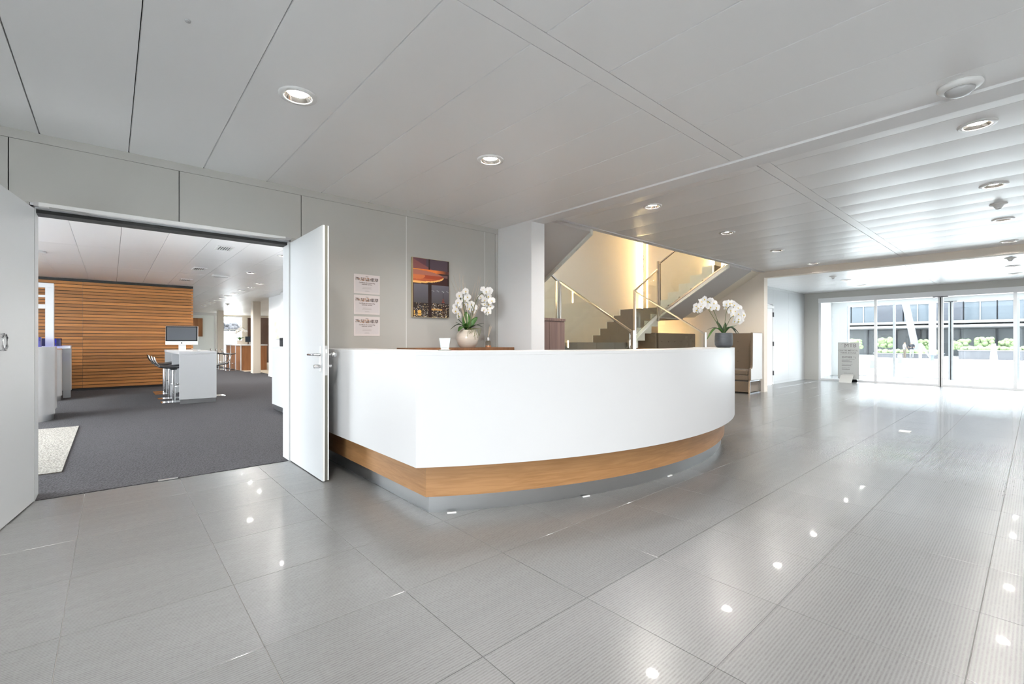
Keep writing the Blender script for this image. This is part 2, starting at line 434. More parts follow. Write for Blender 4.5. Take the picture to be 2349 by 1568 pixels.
# ---- lounge floor
lounge = struct(MB().box(-4.2, 3.17, YW, 7.05, -.12, -.0065).box(-4.2, 5.3, 7.05, 28.8, -.12, -.0065).build('floor_lounge', 'grey_carpet'))
struct(MB().box(-4.1, 3.17, YW + .006, 7.05, -.006, .004).box(-4.1, 4.2, 7.05, 19.9, -.006, .004).box(-4.2, 3.85, 19.9, 28.6, -.006, .004).build('floor_carpet', 'grey_carpet'))
mat('beige_floor', (.62, .55, .44), .4)
struct(MB().box(4.2, 7.0, 14.6, 28.6, -.006, .002).box(3.85, 4.2, 19.9, 28.6, -.006, .002).build('floor_passage', 'beige_floor'))
tag(MB().box(-1.35, -.32, 5.55, 8.42, .0042, .012).build('carpet_inlay', 'ivory_carpet'), 'ivory looped carpet square laid in the dark grey carpet', 'rug')

# ---- ceilings, panel by panel; panels that carry a downlight have an opening for it
ROWS4 = (4.745, 6.70, 8.655, 10.61)
SPOT1 = [(-.62, 2.925), (.848, 2.925), (2.325, 2.925), (-.62, .29), (.848, .29), (2.325, .29), (.848, -2.6), (2.325, -2.6), (-.62, -2.6)]
SPOT2 = [(x, y) for y in (2.945, .285, -2.6) for x in ROWS4]
SPOT3 = [(x, y) for y in (2.955, .30) for x in (13.05, 14.52)]
SPOT4 = [(2.20, 8.36), (2.20, 10.85)] + [(2.79, 12.73 + 1.02 * k) for k in range(10)] + [(-1.8, 8.0), (-1.8, 11.0)]
def panel_mesh(w, l, sag, m, hole=None):
    HS = .07
    xs = {round(-w / 2 + w * q / 6, 5) for q in range(7)} if sag else {round(-w / 2, 5), round(-w / 2 + .0045, 5), round(w / 2, 5)}   # a small chamfer on one long edge
    ys = [-l / 2, l / 2]
    if hole:
        xs |= {round(hole[0] - HS, 5), round(hole[0] + HS, 5)}; ys = [-l / 2, hole[1] - HS, hole[1] + HS, l / 2]
    xs = sorted(xs); vid = {}; vs = []; fs = []
    def V(i, j, t):
        if (i, j, t) not in vid:
            x = xs[i]; vid[(i, j, t)] = len(vs); vs.append((x, ys[j], .019 if t else (-sag * (1 - (2 * x / w) ** 2) if sag or i else .006)))
        return vid[(i, j, t)]
    nx, ny = len(xs) - 1, len(ys) - 1
    def solid(i, j):
        if not (0 <= i < nx and 0 <= j < ny): return False
        return not (hole and j == 1 and xs[i] >= hole[0] - HS - 1e-4 and xs[i + 1] <= hole[0] + HS + 1e-4)
    for i in range(nx):
        for j in range(ny):
            if not solid(i, j): continue
            fs.append((V(i, j, 0), V(i, j + 1, 0), V(i + 1, j + 1, 0), V(i + 1, j, 0)))
            fs.append((V(i, j, 1), V(i + 1, j, 1), V(i + 1, j + 1, 1), V(i, j + 1, 1)))
            if not solid(i - 1, j): fs.append((V(i, j, 0), V(i, j, 1), V(i, j + 1, 1), V(i, j + 1, 0)))
            if not solid(i + 1, j): fs.append((V(i + 1, j, 0), V(i + 1, j + 1, 0), V(i + 1, j + 1, 1), V(i + 1, j, 1)))
            if not solid(i, j - 1): fs.append((V(i, j, 0), V(i + 1, j, 0), V(i + 1, j, 1), V(i, j, 1)))
            if not solid(i, j + 1): fs.append((V(i, j + 1, 0), V(i, j + 1, 1), V(i + 1, j + 1, 1), V(i + 1, j + 1, 0)))
    me = bpy.data.meshes.new('ceiling_panel'); me.from_pydata(vs, [], fs); me.materials.append(MT[m])
    bm = bmesh.new(); bm.from_mesh(me); bmesh.ops.recalc_face_normals(bm, faces=bm.faces[:]); bm.to_mesh(me); bm.free()
    if sag:
        me.polygons.foreach_set('use_smooth', [True] * len(me.polygons)); me.set_sharp_from_angle(angle=math.radians(30))
    return me
def bay(name, xa, xb, rows, z, m, sag=0, spots=()):
    base = struct(MB().box(xa, xb, rows[0][0], rows[-1][1], z + .09, z + .3).build(name, 'ceiling_void'))
    cache = {}
    k0 = math.floor((xa - PX0) / PITCH) - 1
    for (ya, yb) in rows:
        for k in range(k0, k0 + 60):
            x0, x1 = max(PX0 + k * PITCH + .0022, xa), min(PX0 + (k + 1) * PITCH - .0022, xb)
            if x1 - x0 < .02: continue
            w, l = round(x1 - x0, 4), round(yb - ya - .004, 4)
            cx_, cy_ = (x0 + x1) / 2, (ya + yb) / 2
            hs = [(round(x - cx_, 4), round(y - cy_, 4)) for x, y in spots if x0 < x < x1 and ya < y < yb]
            if len(hs) > 1 or (hs and min(w / 2 - abs(hs[0][0]), l / 2 - abs(hs[0][1])) < .08):
                # several lamps in one panel: cut it across between them
                ysp = sorted(y for x, y in spots if x0 < x < x1 and ya < y < yb); cuts = [ya] + [(p + q) / 2 for p, q in zip(ysp, ysp[1:])] + [yb]
                for a_, b_, yy in zip(cuts, cuts[1:], ysp):
                    xx = [x for x, y in spots if x0 < x < x1 and y == yy][0]
                    link('ceiling_panel', panel_mesh(w, b_ - a_ - .002, sag, m, (xx - cx_, yy - (a_ + b_) / 2)), base, (cx_, (a_ + b_) / 2, z))
                continue
            key = (w, l, tuple(hs))
            if key not in cache: cache[key] = panel_mesh(w, l, sag, m, hs[0] if hs else None)
            link('ceiling_panel', cache[key], base, (cx_, cy_, z))
    return base
c1 = bay('ceiling', XL, XB1 - .03, [(YF, -1.35), (-1.35, 1.55), (1.655, YW)], ZC1, 'ceiling_white', 0, SPOT1)
MB().box(XL, XB1 - .03, 1.553, 1.652, ZC1, ZC1 + .02).build('service_strip', 'ceiling_white', c1)
MB().box(XB1 - .026, XB1, YF, YW, ZC1 + .004, ZC1 + .02).build('edge_strip', 'ceiling_white', c1)
c2 = bay('ceiling', XB1 + .21, XB2, [(YF, -1.35), (-1.35, 1.55), (1.655, 4.03)], ZC2, 'ceiling_gloss', .0045, SPOT2)
MB().box(XB1 + .21, XB2, 1.553, 1.652, ZC2 - .001, ZC2 + .02).build('service_strip', 'ceiling_gloss', c2)
MB().box(XB1 + .21, XB2, 4.035, 4.09, ZC2 - .012, ZC2 + .3).build('edge_strip', 'beam_white', c2)
c3 = bay('ceiling', XB2 + .2, XG, [(YF, -1.35), (-1.35, 1.55), (1.655, 4.645)], ZC3, 'ceiling_gloss', .0045, SPOT3)
MB().box(XB2 + .2, XG, 1.553, 1.652, ZC3 - .001, ZC3 + .02).build('service_strip', 'ceiling_gloss', c3)
ZL = 2.59
c4 = bay('ceiling', -4.0, 3.8, [(YW + .2, 7.12)], ZL, 'ceiling_gloss', .002, SPOT4)
c5 = bay('ceiling', -4.0, 4.2, [(7.125, 9.52), (9.525, 11.92), (11.925, 14.32)], ZL, 'ceiling_gloss', .002, SPOT4)
c6 = bay('ceiling', -4.0, 7.0, [(14.325, 16.7), (16.705, 19.1), (19.105, 21.5), (21.505, 23.9), (23.905, 26.3), (26.305, 28.6)], ZL, 'ceiling_gloss', .002, SPOT4)

# ---- beams and pillar
struct(MB().box(XB1, XB1 + .205, YF, 4.044, 2.598, ZC2 + .3).build('trim_1', 'beam_white'))
struct(MB().box(XB1, 4.075, 4.044, YW + .2, 0, 2.9).build('wall_pillar', 'beam_white', bevel=.003))
struct(MB().box(XB2, XB2 + .2, YF, 4.05, 2.58, ZC2 + .3).build('trim_2', 'beige_wall'))

# ---- back wall: cladding panels over a core
wb = struct(MB().box(XL, -.43, YW + .012, YW + .2, 0, 2.9).box(1.30, XB1, YW + .012, YW + .2, 0, 2.9).box(-.43, 1.30, YW + .012, YW + .2, 2.10, 2.9).build('wall_back', 'gasket'))
ZT = 2.546
def panel(x0, x1, z0, z1, m='panel_grey'):
    MB().box(x0 + .003, x1 - .003, YW, YW + .012, z0, z1).build('wall_panel', m, wb)
for x0, x1 in ((-3.9, -3.413), (-3.413, -2.453), (-2.453, -1.493), (-1.493, -.533)): panel(x0, x1, .002, ZT)
panel(-.533, -.43, .002, 2.116); panel(-.533, .427, 2.118, ZT); panel(.427, 1.386, 2.118, ZT); panel(1.29, 1.386, .002, 2.116)
panel(1.386, 2.509, .002, ZT); panel(2.509, 3.627, .002, ZT); panel(3.627, 3.80, .002, ZT); panel(3.80, XB1, .002, ZT)
for xj in (2.509, 3.627): MB().box(xj - .0028, xj + .0028, YW - .001, YW + .011, .002, ZT).build('joint_profile', 'door_edge', wb)
MB().box(XL, XB1, YW - .002, YW + .012, ZT + .002, ZC1).build('top_strip', 'panel_grey', wb)
# door reveal and frame
MB().box(-.43, -.405, YW + .001, YW + .2, 0, 2.10).box(1.275, 1.30, YW + .001, YW + .2, 0, 2.10).box(-.43, 1.30, YW + .001, YW + .2, 2.085, 2.118).build('door_frame', 'door_grey', wb)
MB().box(-.405, 1.275, YW + .06, YW + .2, 2.06, 2.085).build('frame_seal', 'gasket', wb)

# ---- door closer rail along the lintel
cl = thing('door_closer', (.44, YW, 2.085), 'white sliding door closer rail along the lintel of the double door', 'door closer')
MB().box(-.385, 1.235, YW - .045, YW - .001, 2.088, 2.117).build('rail', 'plastic_white', cl, bevel=.003)
MB().box(-.41, -.385, YW - .04, YW - .001, 2.09, 2.115).build('end_cap', 'plastic_grey', cl)
MB().box(1.235, 1.262, YW - .04, YW - .001, 2.09, 2.115).build('end_cap', 'plastic_grey', cl)
MB().tube([(-.33, YW - .05, 2.084), (-.12, YW - .03, 2.078)], .007, 6).build('arm', 'satin_metal', cl)
MB().tube([(.98, YW - .03, 2.078), (1.262, YW - .10, 2.085)], .007, 6).build('arm', 'satin_metal', cl)

# ---- other lobby walls
wlf = MB().box(XL - .2, XL, YF, -3.1, 0, 2.9).box(XL - .2, XL, -.36, YW + .2, 0, 2.9).box(XL - .2, XL, -3.1, -.36, 2.5, 2.9).box(XL - .2, XL, -3.1, -.36, 0, .06)
struct(wlf.build('wall_left', 'paint_white'))
struct(MB().box(XL - .2, XO, YF - .2, YF, -.12, 3.0).build('wall_front', 'paint_white'))
for k in range(2):
    y0 = -3.1 + k * 1.37
    win = struct(MB().box(XL - .11, XL - .10, y0 + .035, y0 + 1.3317, .1, 2.46).build('window_%d' % (k + 1), 'pane_glass'))
    for n_, bx_ in (('window_frame', (y0, y0 + .035, .06, 2.5)), ('window_frame', (y0 + 1.3317, y0 + 1.3667, .06, 2.5)), ('window_frame', (y0 + .035, y0 + 1.3317, .06, .1)), ('window_frame', (y0 + .035, y0 + 1.3317, 2.46, 2.5))):
        MB().box(XL - .15, XL - .06, *bx_).build(n_, 'alu_white', win)

# ---- beige wall between stair alcove and entrance bay
struct(MB().box(XB2, XB2 + .2, 4.05, 7.05, 0, 4.8).build('wall_stair_right', 'beige_wall'))
struct(MB().box(3.885, 4.085, YW + .2, 7.05, 0, 4.8).build('wall_stair_left', 'beige_wall'))
struct(MB().box(4.085, XB2, 6.72, 6.9, 0, 4.8).build('wall_stair_back', 'stair_wall'))
struct(MB().box(4.06, XB2, 4.092, 4.16, ZC2 + .001, 4.8).build('wall_stair_front', 'paint_white'))
struct(MB().box(3.885, XB2 + .2, 4.16, 7.05, 4.6, 4.8).build('ceiling_stair', 'stair_wall'))

# ---- entrance bay: left wall with door, end wall with glazing
we = struct(MB().box(XB2 + .2, 12.28, 4.66, 4.85, 0, 2.9).box(13.36, XG + .15, 4.66, 4.85, 0, 2.9).box(12.28, 13.36, 4.66, 4.85, 2.13, 2.9).build('wall_entrance', 'gasket'))
for x0, x1 in ((XB2 + .2, 12.28), (13.36, 14.5), (14.5, XG)):
    MB().box(x0 + .002, x1 - .002, 4.645, 4.66, .07, 2.52).build('wall_panel', 'door_grey', we)
MB().box(12.282, 13.358, 4.645, 4.66, 2.13, 2.52).build('wall_panel', 'door_grey', we)
MB().box(XB2 + .2, XG, 4.645, 4.66, 2.522, ZC3).build('top_strip', 'door_grey', we)
MB().box(XB2 + .2, 12.28, 4.64, 4.66, 0, .068).box(13.36, XG, 4.64, 4.66, 0, .068).build('skirting', 'door_grey', we)
d3 = struct(MB().box(12.3, 13.34, 4.655, 4.70, .01, 2.11).build('door_3', 'paint_white'))
for z in (.3, 1.08, 1.86): MB().box(13.335, 13.365, 4.625, 4.655, z - .06, z + .06).build('hinge', 'plastic_dark', d3)
MB().box(12.6, 13.3, 4.60, 4.655, 2.02, 2.08).build('closer', 'plastic_white', d3)
MB().tube([(12.42, 4.655, 1.02), (12.42, 4.60, 1.02), (12.55, 4.60, 1.02)], .01, 8).build('handle', 'chrome', d3)

wg = struct(MB().box(XG, XG + .15, 4.28, 4.645, 0, 2.9).box(XG, XG + .15, YF, 4.28, 2.42, 2.9).build('wall_right', 'panel_grey'))
MB().box(XG - .012, XG + .15, YF, 4.28, 2.288, 2.42).build('header', 'beam_white', wg)
MB().box(XG + .012, XG + .10, 4.222, 4.28, 0, 2.288).build('jamb', 'alu_white', wg)
def glazing(xg, ys, double, top, n0, capm):
    n = n0
    for a, b in zip(ys[:-1], ys[1:]):
        f = .03
        w = struct(MB().box(xg + .045, xg + .055, b + f, a - f, .055, top - .005).build('window_%d' % n, 'pane_glass')); n += 1
        MB().box(xg + .02, xg + .08, b + f, a - f, .0, .055).build('bottom_rail', 'alu_white', w)
        if a != double: MB().box(xg + .02, xg + .08, a - f, a + f, 0, top).build('mullion', 'alu_white', w)
        else:
            MB().box(xg + .01, xg + .09, a + .012, a + .05, 0, top - .02).box(xg + .01, xg + .09, a - .05, a - .012, 0, top - .02).build('mullion', 'alu_white', w)
            MB().box(xg + .03, xg + .07, a - .012, a + .012, 0, top - .02).build('seal', 'gasket', w)
            MB().box(xg - .05, xg + .12, a - .14, a + .14, top - .022, top - .002).build('top_plate', 'plastic_dark', w)
    return n
nw = glazing(XG, [4.25, 2.93, 1.61, .33, -.95, -2.25, -3.5, -4.57], 1.61, 2.288, 11, 0)
# vestibule
struct(MB().box(XG + .15, XO, YF, 4.85, 2.46, 2.9).build('ceiling_vestibule', 'paint_white'))
wv = struct(MB().box(XG + .15, XO + .35, 4.62, 4.85, 0, 2.46).box(XO, XO + .35, 4.2, 4.62, 0, 2.9).box(XO, XO + .35, YF, 4.2, 2.33, 2.9).build('wall_vestibule', 'paint_white'))
MB().box(17.0, 18.1, 4.60, 4.62, .03, 2.28).build('wall_panel', 'door_grey', wv)
ic = thing('intercom', (17.25, 4.6, 1.15), 'small grey intercom plate on the white vestibule wall', 'intercom')
MB().box(17.20, 17.32, 4.578, 4.599, 1.10, 1.24).build('plate', 'plastic_white', ic)
MB().box(17.225, 17.295, 4.574, 4.579, 1.11, 1.19).build('keypad', 'plastic_dark', ic)
MB().box(17.24, 17.28, 4.574, 4.579, 1.21, 1.225).build('lens', 'plastic_dark', ic)
nw = glazing(XO, [4.18, 2.965, 1.667, .335, -.95, -2.25, -3.5, -4.57], 1.667, 2.33, nw, 0)

# ---- lounge walls
struct(MB().box(3.17, 4.2, 7.05, 7.15, 0, 2.9).build('wall_lounge_front', 'paint_white'))
struct(MB().box(4.2, 4.4, 7.05, 14.55, 0, 2.9).build('wall_lounge_right', 'paint_white'))
wr = struct(MB().box(3.92, 4.4, 14.75, 16.66, 0, 2.9).build('wall_lounge_stub', 'paint_white'))
MB().box(3.905, 3.92, 14.75, 16.66, .005, .09).build('skirting', 'paint_white', wr)
struct(MB().box(3.78, 4.4, 14.3, 14.75, 0, 2.9).build('wall_lounge_pier', 'paint_white'))
struct(MB().box(7.0, 7.2, 14.5, 28.8, 0, 2.9).box(4.4, 7.0, 14.5, 14.7, 0, 2.9).build('wall_passage', 'beige_wall'))
struct(MB().box(-3.9, 1.6, 14.68, 14.9, 0, 2.9).build('wall_slat_back', 'gasket'))
mat('column_beige', (.70, .63, .54), .6)
struct(MB().box(3.84, 4.09, 18.5, 18.85, 0, ZL).build('wall_column_1', 'column_beige', bevel=.01))
struct(MB().box(3.74, 3.98, 25.0, 25.35, 0, ZL).build('wall_column_2', 'column_beige', bevel=.01))
WY_ = (5.6, 7.6, 9.6, 16.4, 20.0)
wm = MB().box(-4.3, -4.1, YW + .2, 28.8, 2.5, 2.9).box(-4.3, -4.1, YW + .2, 28.8, -.12, .06)
ye = YW + .2
for y0 in WY_: wm.box(-4.3, -4.1, ye, y0, .06, 2.5); ye = y0 + 1.5
wm.box(-4.3, -4.1, ye, 28.8, .06, 2.5)
struct(wm.build('wall_lounge_left', 'paint_white'))
for y0 in WY_:
    win = struct(MB().box(-4.205, -4.195, y0 + .04, y0 + 1.46, .1, 2.46).build('window_%d' % nw, 'pane_glass')); nw += 1
    MB().box(-4.26, -4.14, y0, y0 + .04, .06, 2.5).build('window_frame', 'alu_white', win); MB().box(-4.26, -4.14, y0 + 1.46, y0 + 1.5, .06, 2.5).build('window_frame', 'alu_white', win)
# far end of the lounge: frosted partition, window, beige panel, dark doors
wfar = struct(MB().box(-4.2, 2.6, 28.6, 28.8, 0, 2.9).box(2.6, 7.2, 28.6, 28.8, 2.52, 2.9).box(5.42, 7.2, 28.6, 28.8, 0, 2.52).box(2.6, 4.42, 28.6, 28.8, 0, 2.52).build('wall_far', 'column_beige'))
wfr = struct(MB().box(2.2, 4.02, 27.2, 27.215, .06, 2.46).build('window_%d' % nw, 'frosted')); nw += 1
for bb in ((2.2, 4.02, 0, .06), (2.2, 4.02, 2.46, 2.59), (3.92, 3.97, .06, 2.46)): MB().box(bb[0], bb[1], 27.17, 27.199 if bb[1] - bb[0] < .1 else 27.24, bb[2], bb[3]).build('window_frame', 'alu_white', wfr)
MB().box(2.2, 3.42, 27.14, 27.169, 1.40, 2.30).build('wood_panel', 'desk_wood', wfr)
wff = struct(MB().box(4.45, 5.39, 28.66, 28.67, .05, 2.47).build('window_%d' % nw, 'pane_glass')); nw += 1
for bb in ((4.42, 4.45, 0, 2.52), (5.39, 5.42, 0, 2.52), (4.45, 5.39, 2.47, 2.52), (4.45, 5.39, 0, .05), (4.45, 5.39, 1.78, 1.81)): MB().box(bb[0], bb[1], 28.63, 28.659 if bb[2] == 1.78 else 28.72, bb[2], bb[3]).build('window_frame', 'alu_white', wff)
db = struct(MB().box(5.66, 6.05, 28.50, 28.55, .003, 2.45).build('door_4', 'dark_brown'))
MB().box(5.70, 5.72, 28.44, 28.499, .95, 1.1).build('handle', 'chrome', db)
struct(MB().box(6.12, 6.75, 27.9, 27.95, .003, 2.45).build('door_5', 'dark_brown'))
gw = tag(MB().box(-3, 16, 45, 45.4, -.3, 2.06).build('garden_wall', 'slab_white'), 'white garden wall beyond the far lounge window', 'wall')
hb_ = MB(); rg = random.Random(77)
for _ in range(150): hb_.ball((5 + rg.random() * 6, 46.2 + rg.random() * .8, 2.1 + rg.random() * .6), .12 + .14 * rg.random(), 7, 5)
for k in range(14): hb_.tube([(5.2 + k * .42, 46.6, -.3), (5.2 + k * .42, 46.6, 2.3)], .05, 6)
tag(hb_.build('bare_hedge', 'render_grey', smooth=True), 'grey bare hedge along the top of the white garden wall', 'hedge', None, 'stuff')

# ---- door leaves
ZD0, ZD1 = .008, 2.073
dr = struct(MB().box(1.284, 1.302, 3.784, 4.665, ZD0, ZD1).box(1.318, 1.337, 3.800, 4.665, ZD0, ZD1).box(1.302, 1.318, 3.805, 4.665, ZD0, ZD1).build('door_2', 'door_grey'))
MB().box(1.3005, 1.324, 3.790, 3.7995, ZD0, ZD1).build('edge_seal', 'seal_grey', dr)
MB().box(1.326, 1.335, 3.790, 3.7998, ZD0, ZD1).build('edge_bead', 'door_edge', dr)
MB().box(1.288, 1.299, 3.780, 3.784, ZD0, ZD1).build('edge_bead', 'door_edge', dr)
MB().box(1.3005, 1.324, 3.786, 3.7898, .86, 1.10).build('lock_plate', 'satin_metal', dr)
MB().box(1.306, 1.319, 3.781, 3.7858, 1.042, 1.07).build('latch', 'plastic_white', dr)
MB().box(1.279, 1.284, 3.815, 3.845, .885, 1.095).build('escutcheon', 'satin_metal', dr, bevel=.002)
MB().box(1.337, 1.342, 3.825, 3.855, .885, 1.095).build('escutcheon', 'satin_metal', dr, bevel=.002)
MB().tube([(1.284, 3.83, 1.027), (1.238, 3.832, 1.027), (1.230, 3.84, 1.027), (1.228, 3.86, 1.027), (1.228, 3.97, 1.025), (1.236, 3.98, 1.025)], .0095, 10).build('lever', 'chrome', dr, smooth=True)
MB().tube([(1.284, 3.83, .932), (1.262, 3.83, .932)], .012, 10).tube([(1.262, 3.83, .932), (1.232, 3.83, .932)], .016, 12).build('thumb_turn', 'chrome', dr)
MB().tube([(1.337, 3.84, 1.027), (1.380, 3.84, 1.027)], .008, 8).ball((1.392, 3.84, 1.027), .026).build('ball_knob', 'chrome', dr, smooth=True)
MB().tube([(1.337, 3.84, .935), (1.372, 3.84, .935)], .014, 10).build('lock_cylinder', 'chrome', dr)
# left leaf
ang = math.atan2(.153, .988)
ML = Matrix.Translation((-.407, 4.668, 0)) @ Matrix.Rotation(math.pi - ang + math.pi, 4, 'Z')   # local -Y runs along the leaf
dl = struct(MB().xbox(ML, -.05, 0, -.88, 0, ZD0, ZD1).build('door_1', 'door_grey'))
hp = [(.022, -.60 + .03 * c, 1.13 + .048 * s_) for c, s_ in ((-1, .55), (-.4, 1), (.4, 1), (1, .55), (1, -.55), (.4, -1), (-.4, -1), (-1, -.55), (-1, .55))]
MB().tube([ML @ Vector(p) for p in hp], .006, 8).tube([ML @ Vector((0, -.60, 1.178)), ML @ Vector((.022, -.60, 1.178))], .006, 6).tube([ML @ Vector((0, -.60, 1.082)), ML @ Vector((.022, -.60, 1.082))], .006, 6).build('pull_ring', 'chrome', dl, smooth=True)
tag(MB().box(.29, .42, 4.672, 4.70, .004, .0095).build('floor_bolt_plate', 'satin_metal'), 'small steel bolt plate at the carpet edge in the doorway', 'floor plate')
tag(MB().box(7.50, 7.61, 1.04, 1.15, 0, .008).build('floor_socket_cover', 'plastic_white'), 'small pale floor socket cover set in the grey tiles', 'socket cover')
# ------------------------------------------------------------------ reception counter
CCX, CCY, CR, CXL, CXE = 3.68, 5.9, 4.0, 1.45, 5.62
def cpath(o, n=56, yend=4.66, xe=CXE):
    xl, r = CXL + o, CR - o
    yc = CCY - math.sqrt(r * r - (CCX - xl) ** 2)
    a0 = math.atan2(yc - CCY, xl - CCX); 
    ae = -math.acos(min(1, (xe - CCX) / CR))
    if a0 > 0: a0 -= 2 * math.pi
    pts = [(xl, yend), (xl, (yend + yc) / 2), (xl, yc)]
    for i in range(1, n + 1):
        a = a0 + (ae - a0) * i / n; pts.append((CCX + r * math.cos(a), CCY + r * math.sin(a)))
    return pts
ct = thing('reception_counter', (1.59, 2.66, 0), 'long curved white reception counter on an oak band and steel plinth', 'counter')
MB().ring(cpath(.14), cpath(.52), 0.0, .112).build('plinth', 'steel', ct, smooth=True, angle=25)
MB().ring(cpath(.105), cpath(.50), .113, .334).build('oak_band', 'oak', ct, smooth=True, angle=25)
MB().ring(cpath(0), cpath(.40), .335, 1.046).build('front_panel', 'counter_white', ct, smooth=True, angle=25)
MB().ring(cpath(0), cpath(.44), 1.0465, 1.068).build('top', 'counter_white', ct, smooth=True, angle=25)
MB().ring(cpath(.41), cpath(.88), .70, .735).build('worktop', 'oak', ct, smooth=True, angle=25)
for x, y in ((2.1, 4.35), (2.35, 3.1), (3.9, 2.75), (5.2, 3.05)):
    MB().box(x - .2, x + .2, y - .2, y + .2, 0.0, .698).build('pedestal', 'counter_white', ct)
for x, y, a in ((1.70, 2.552, -.5), (2.62, 2.178, -.25), (3.55, 2.046, 0.0)):
    m = Matrix.Translation((x, y, 0)) @ Matrix.Rotation(a, 4, 'Z')
    MB().xbox(m, -.03, .03, -.016, -.004, 0, .007).build('shim', 'plastic_white', ct)

# back shelf unit and tall cabinet behind the counter
cr_ = thing('back_sideboard', (3.1, 4.66, 0), 'low teak sideboard against the taupe wall behind the counter', 'sideboard')
MB().box(2.42, 3.76, 4.32, 4.675, .02, 1.025).build('body', 'teak', cr_)
MB().box(2.39, 3.79, 4.29, 4.678, 1.026, 1.065).build('top', 'teak', cr_, bevel=.002)
for k in range(3): MB().box(2.44 + k * .44, 2.44 + k * .44 + .425, 4.30, 4.319, .06, .99).build('door', 'teak', cr_)
cb = thing('striped_cabinet', (4.43, 4.5, 0), 'tall cabinet in striped walnut beside the white pillar', 'cabinet')
MB().box(4.12, 4.735, 4.32, 4.78, .04, 1.415).build('body', 'walnut_stripe', cb)
MB().box(4.10, 4.745, 4.30, 4.79, 1.416, 1.452).build('top', 'walnut_stripe', cb, bevel=.002)
MB().box(4.14, 4.72, 4.34, 4.76, 0, .039).build('plinth', 'gasket', cb)
MB().box(4.125, 4.425, 4.302, 4.319, .06, 1.40).build('door', 'walnut_stripe', cb)
MB().box(4.43, 4.73, 4.302, 4.319, .06, 1.40).build('door', 'walnut_stripe', cb)

# ------------------------------------------------------------------ staircase (central flight, landing, two side flights, two upper flights)
XC, HW, SX = 7.235, 1.165, 2.15     # axis, half width of the central flight, offset of the upper flights' stringers
RI, GO = .16, .262
Y1 = 4.16; YL = Y1 + 6 * GO         # first and last riser of the central flight
st = thing('staircase', (XC, Y1, 0), 'dark stone staircase with glass balustrades that splits left and right at a landing', 'staircase')
def slabs(x0, x1, y0, y1, z0, z1, along, n):
    for i in range(n):
        g = .0025
        if along == 'x': a, b = x0 + (x1 - x0) * i / n + g, x0 + (x1 - x0) * (i + 1) / n - g; MB().box(a, b, y0, y1, z0, z1).build('step_slab', 'stair_stone', st)
        else: a, b = y0 + (y1 - y0) * i / n + g, y0 + (y1 - y0) * (i + 1) / n - g; MB().box(x0, x1, a, b, z0, z1).build('step_slab', 'stair_stone', st)
for k in range(6): slabs(XC - HW + .02, XC + HW - .02, Y1 + k * GO, Y1 + (k + 1) * GO + .015, k * RI, (k + 1) * RI, 'x', 4)
ZLA = 7 * RI
slabs(XC - HW - .02, XC + HW + .02, YL, 6.715, ZLA - RI, ZLA, 'x', 4)
YI = 5.68
def XW(sg): return 10.5 if sg > 0 else 4.09
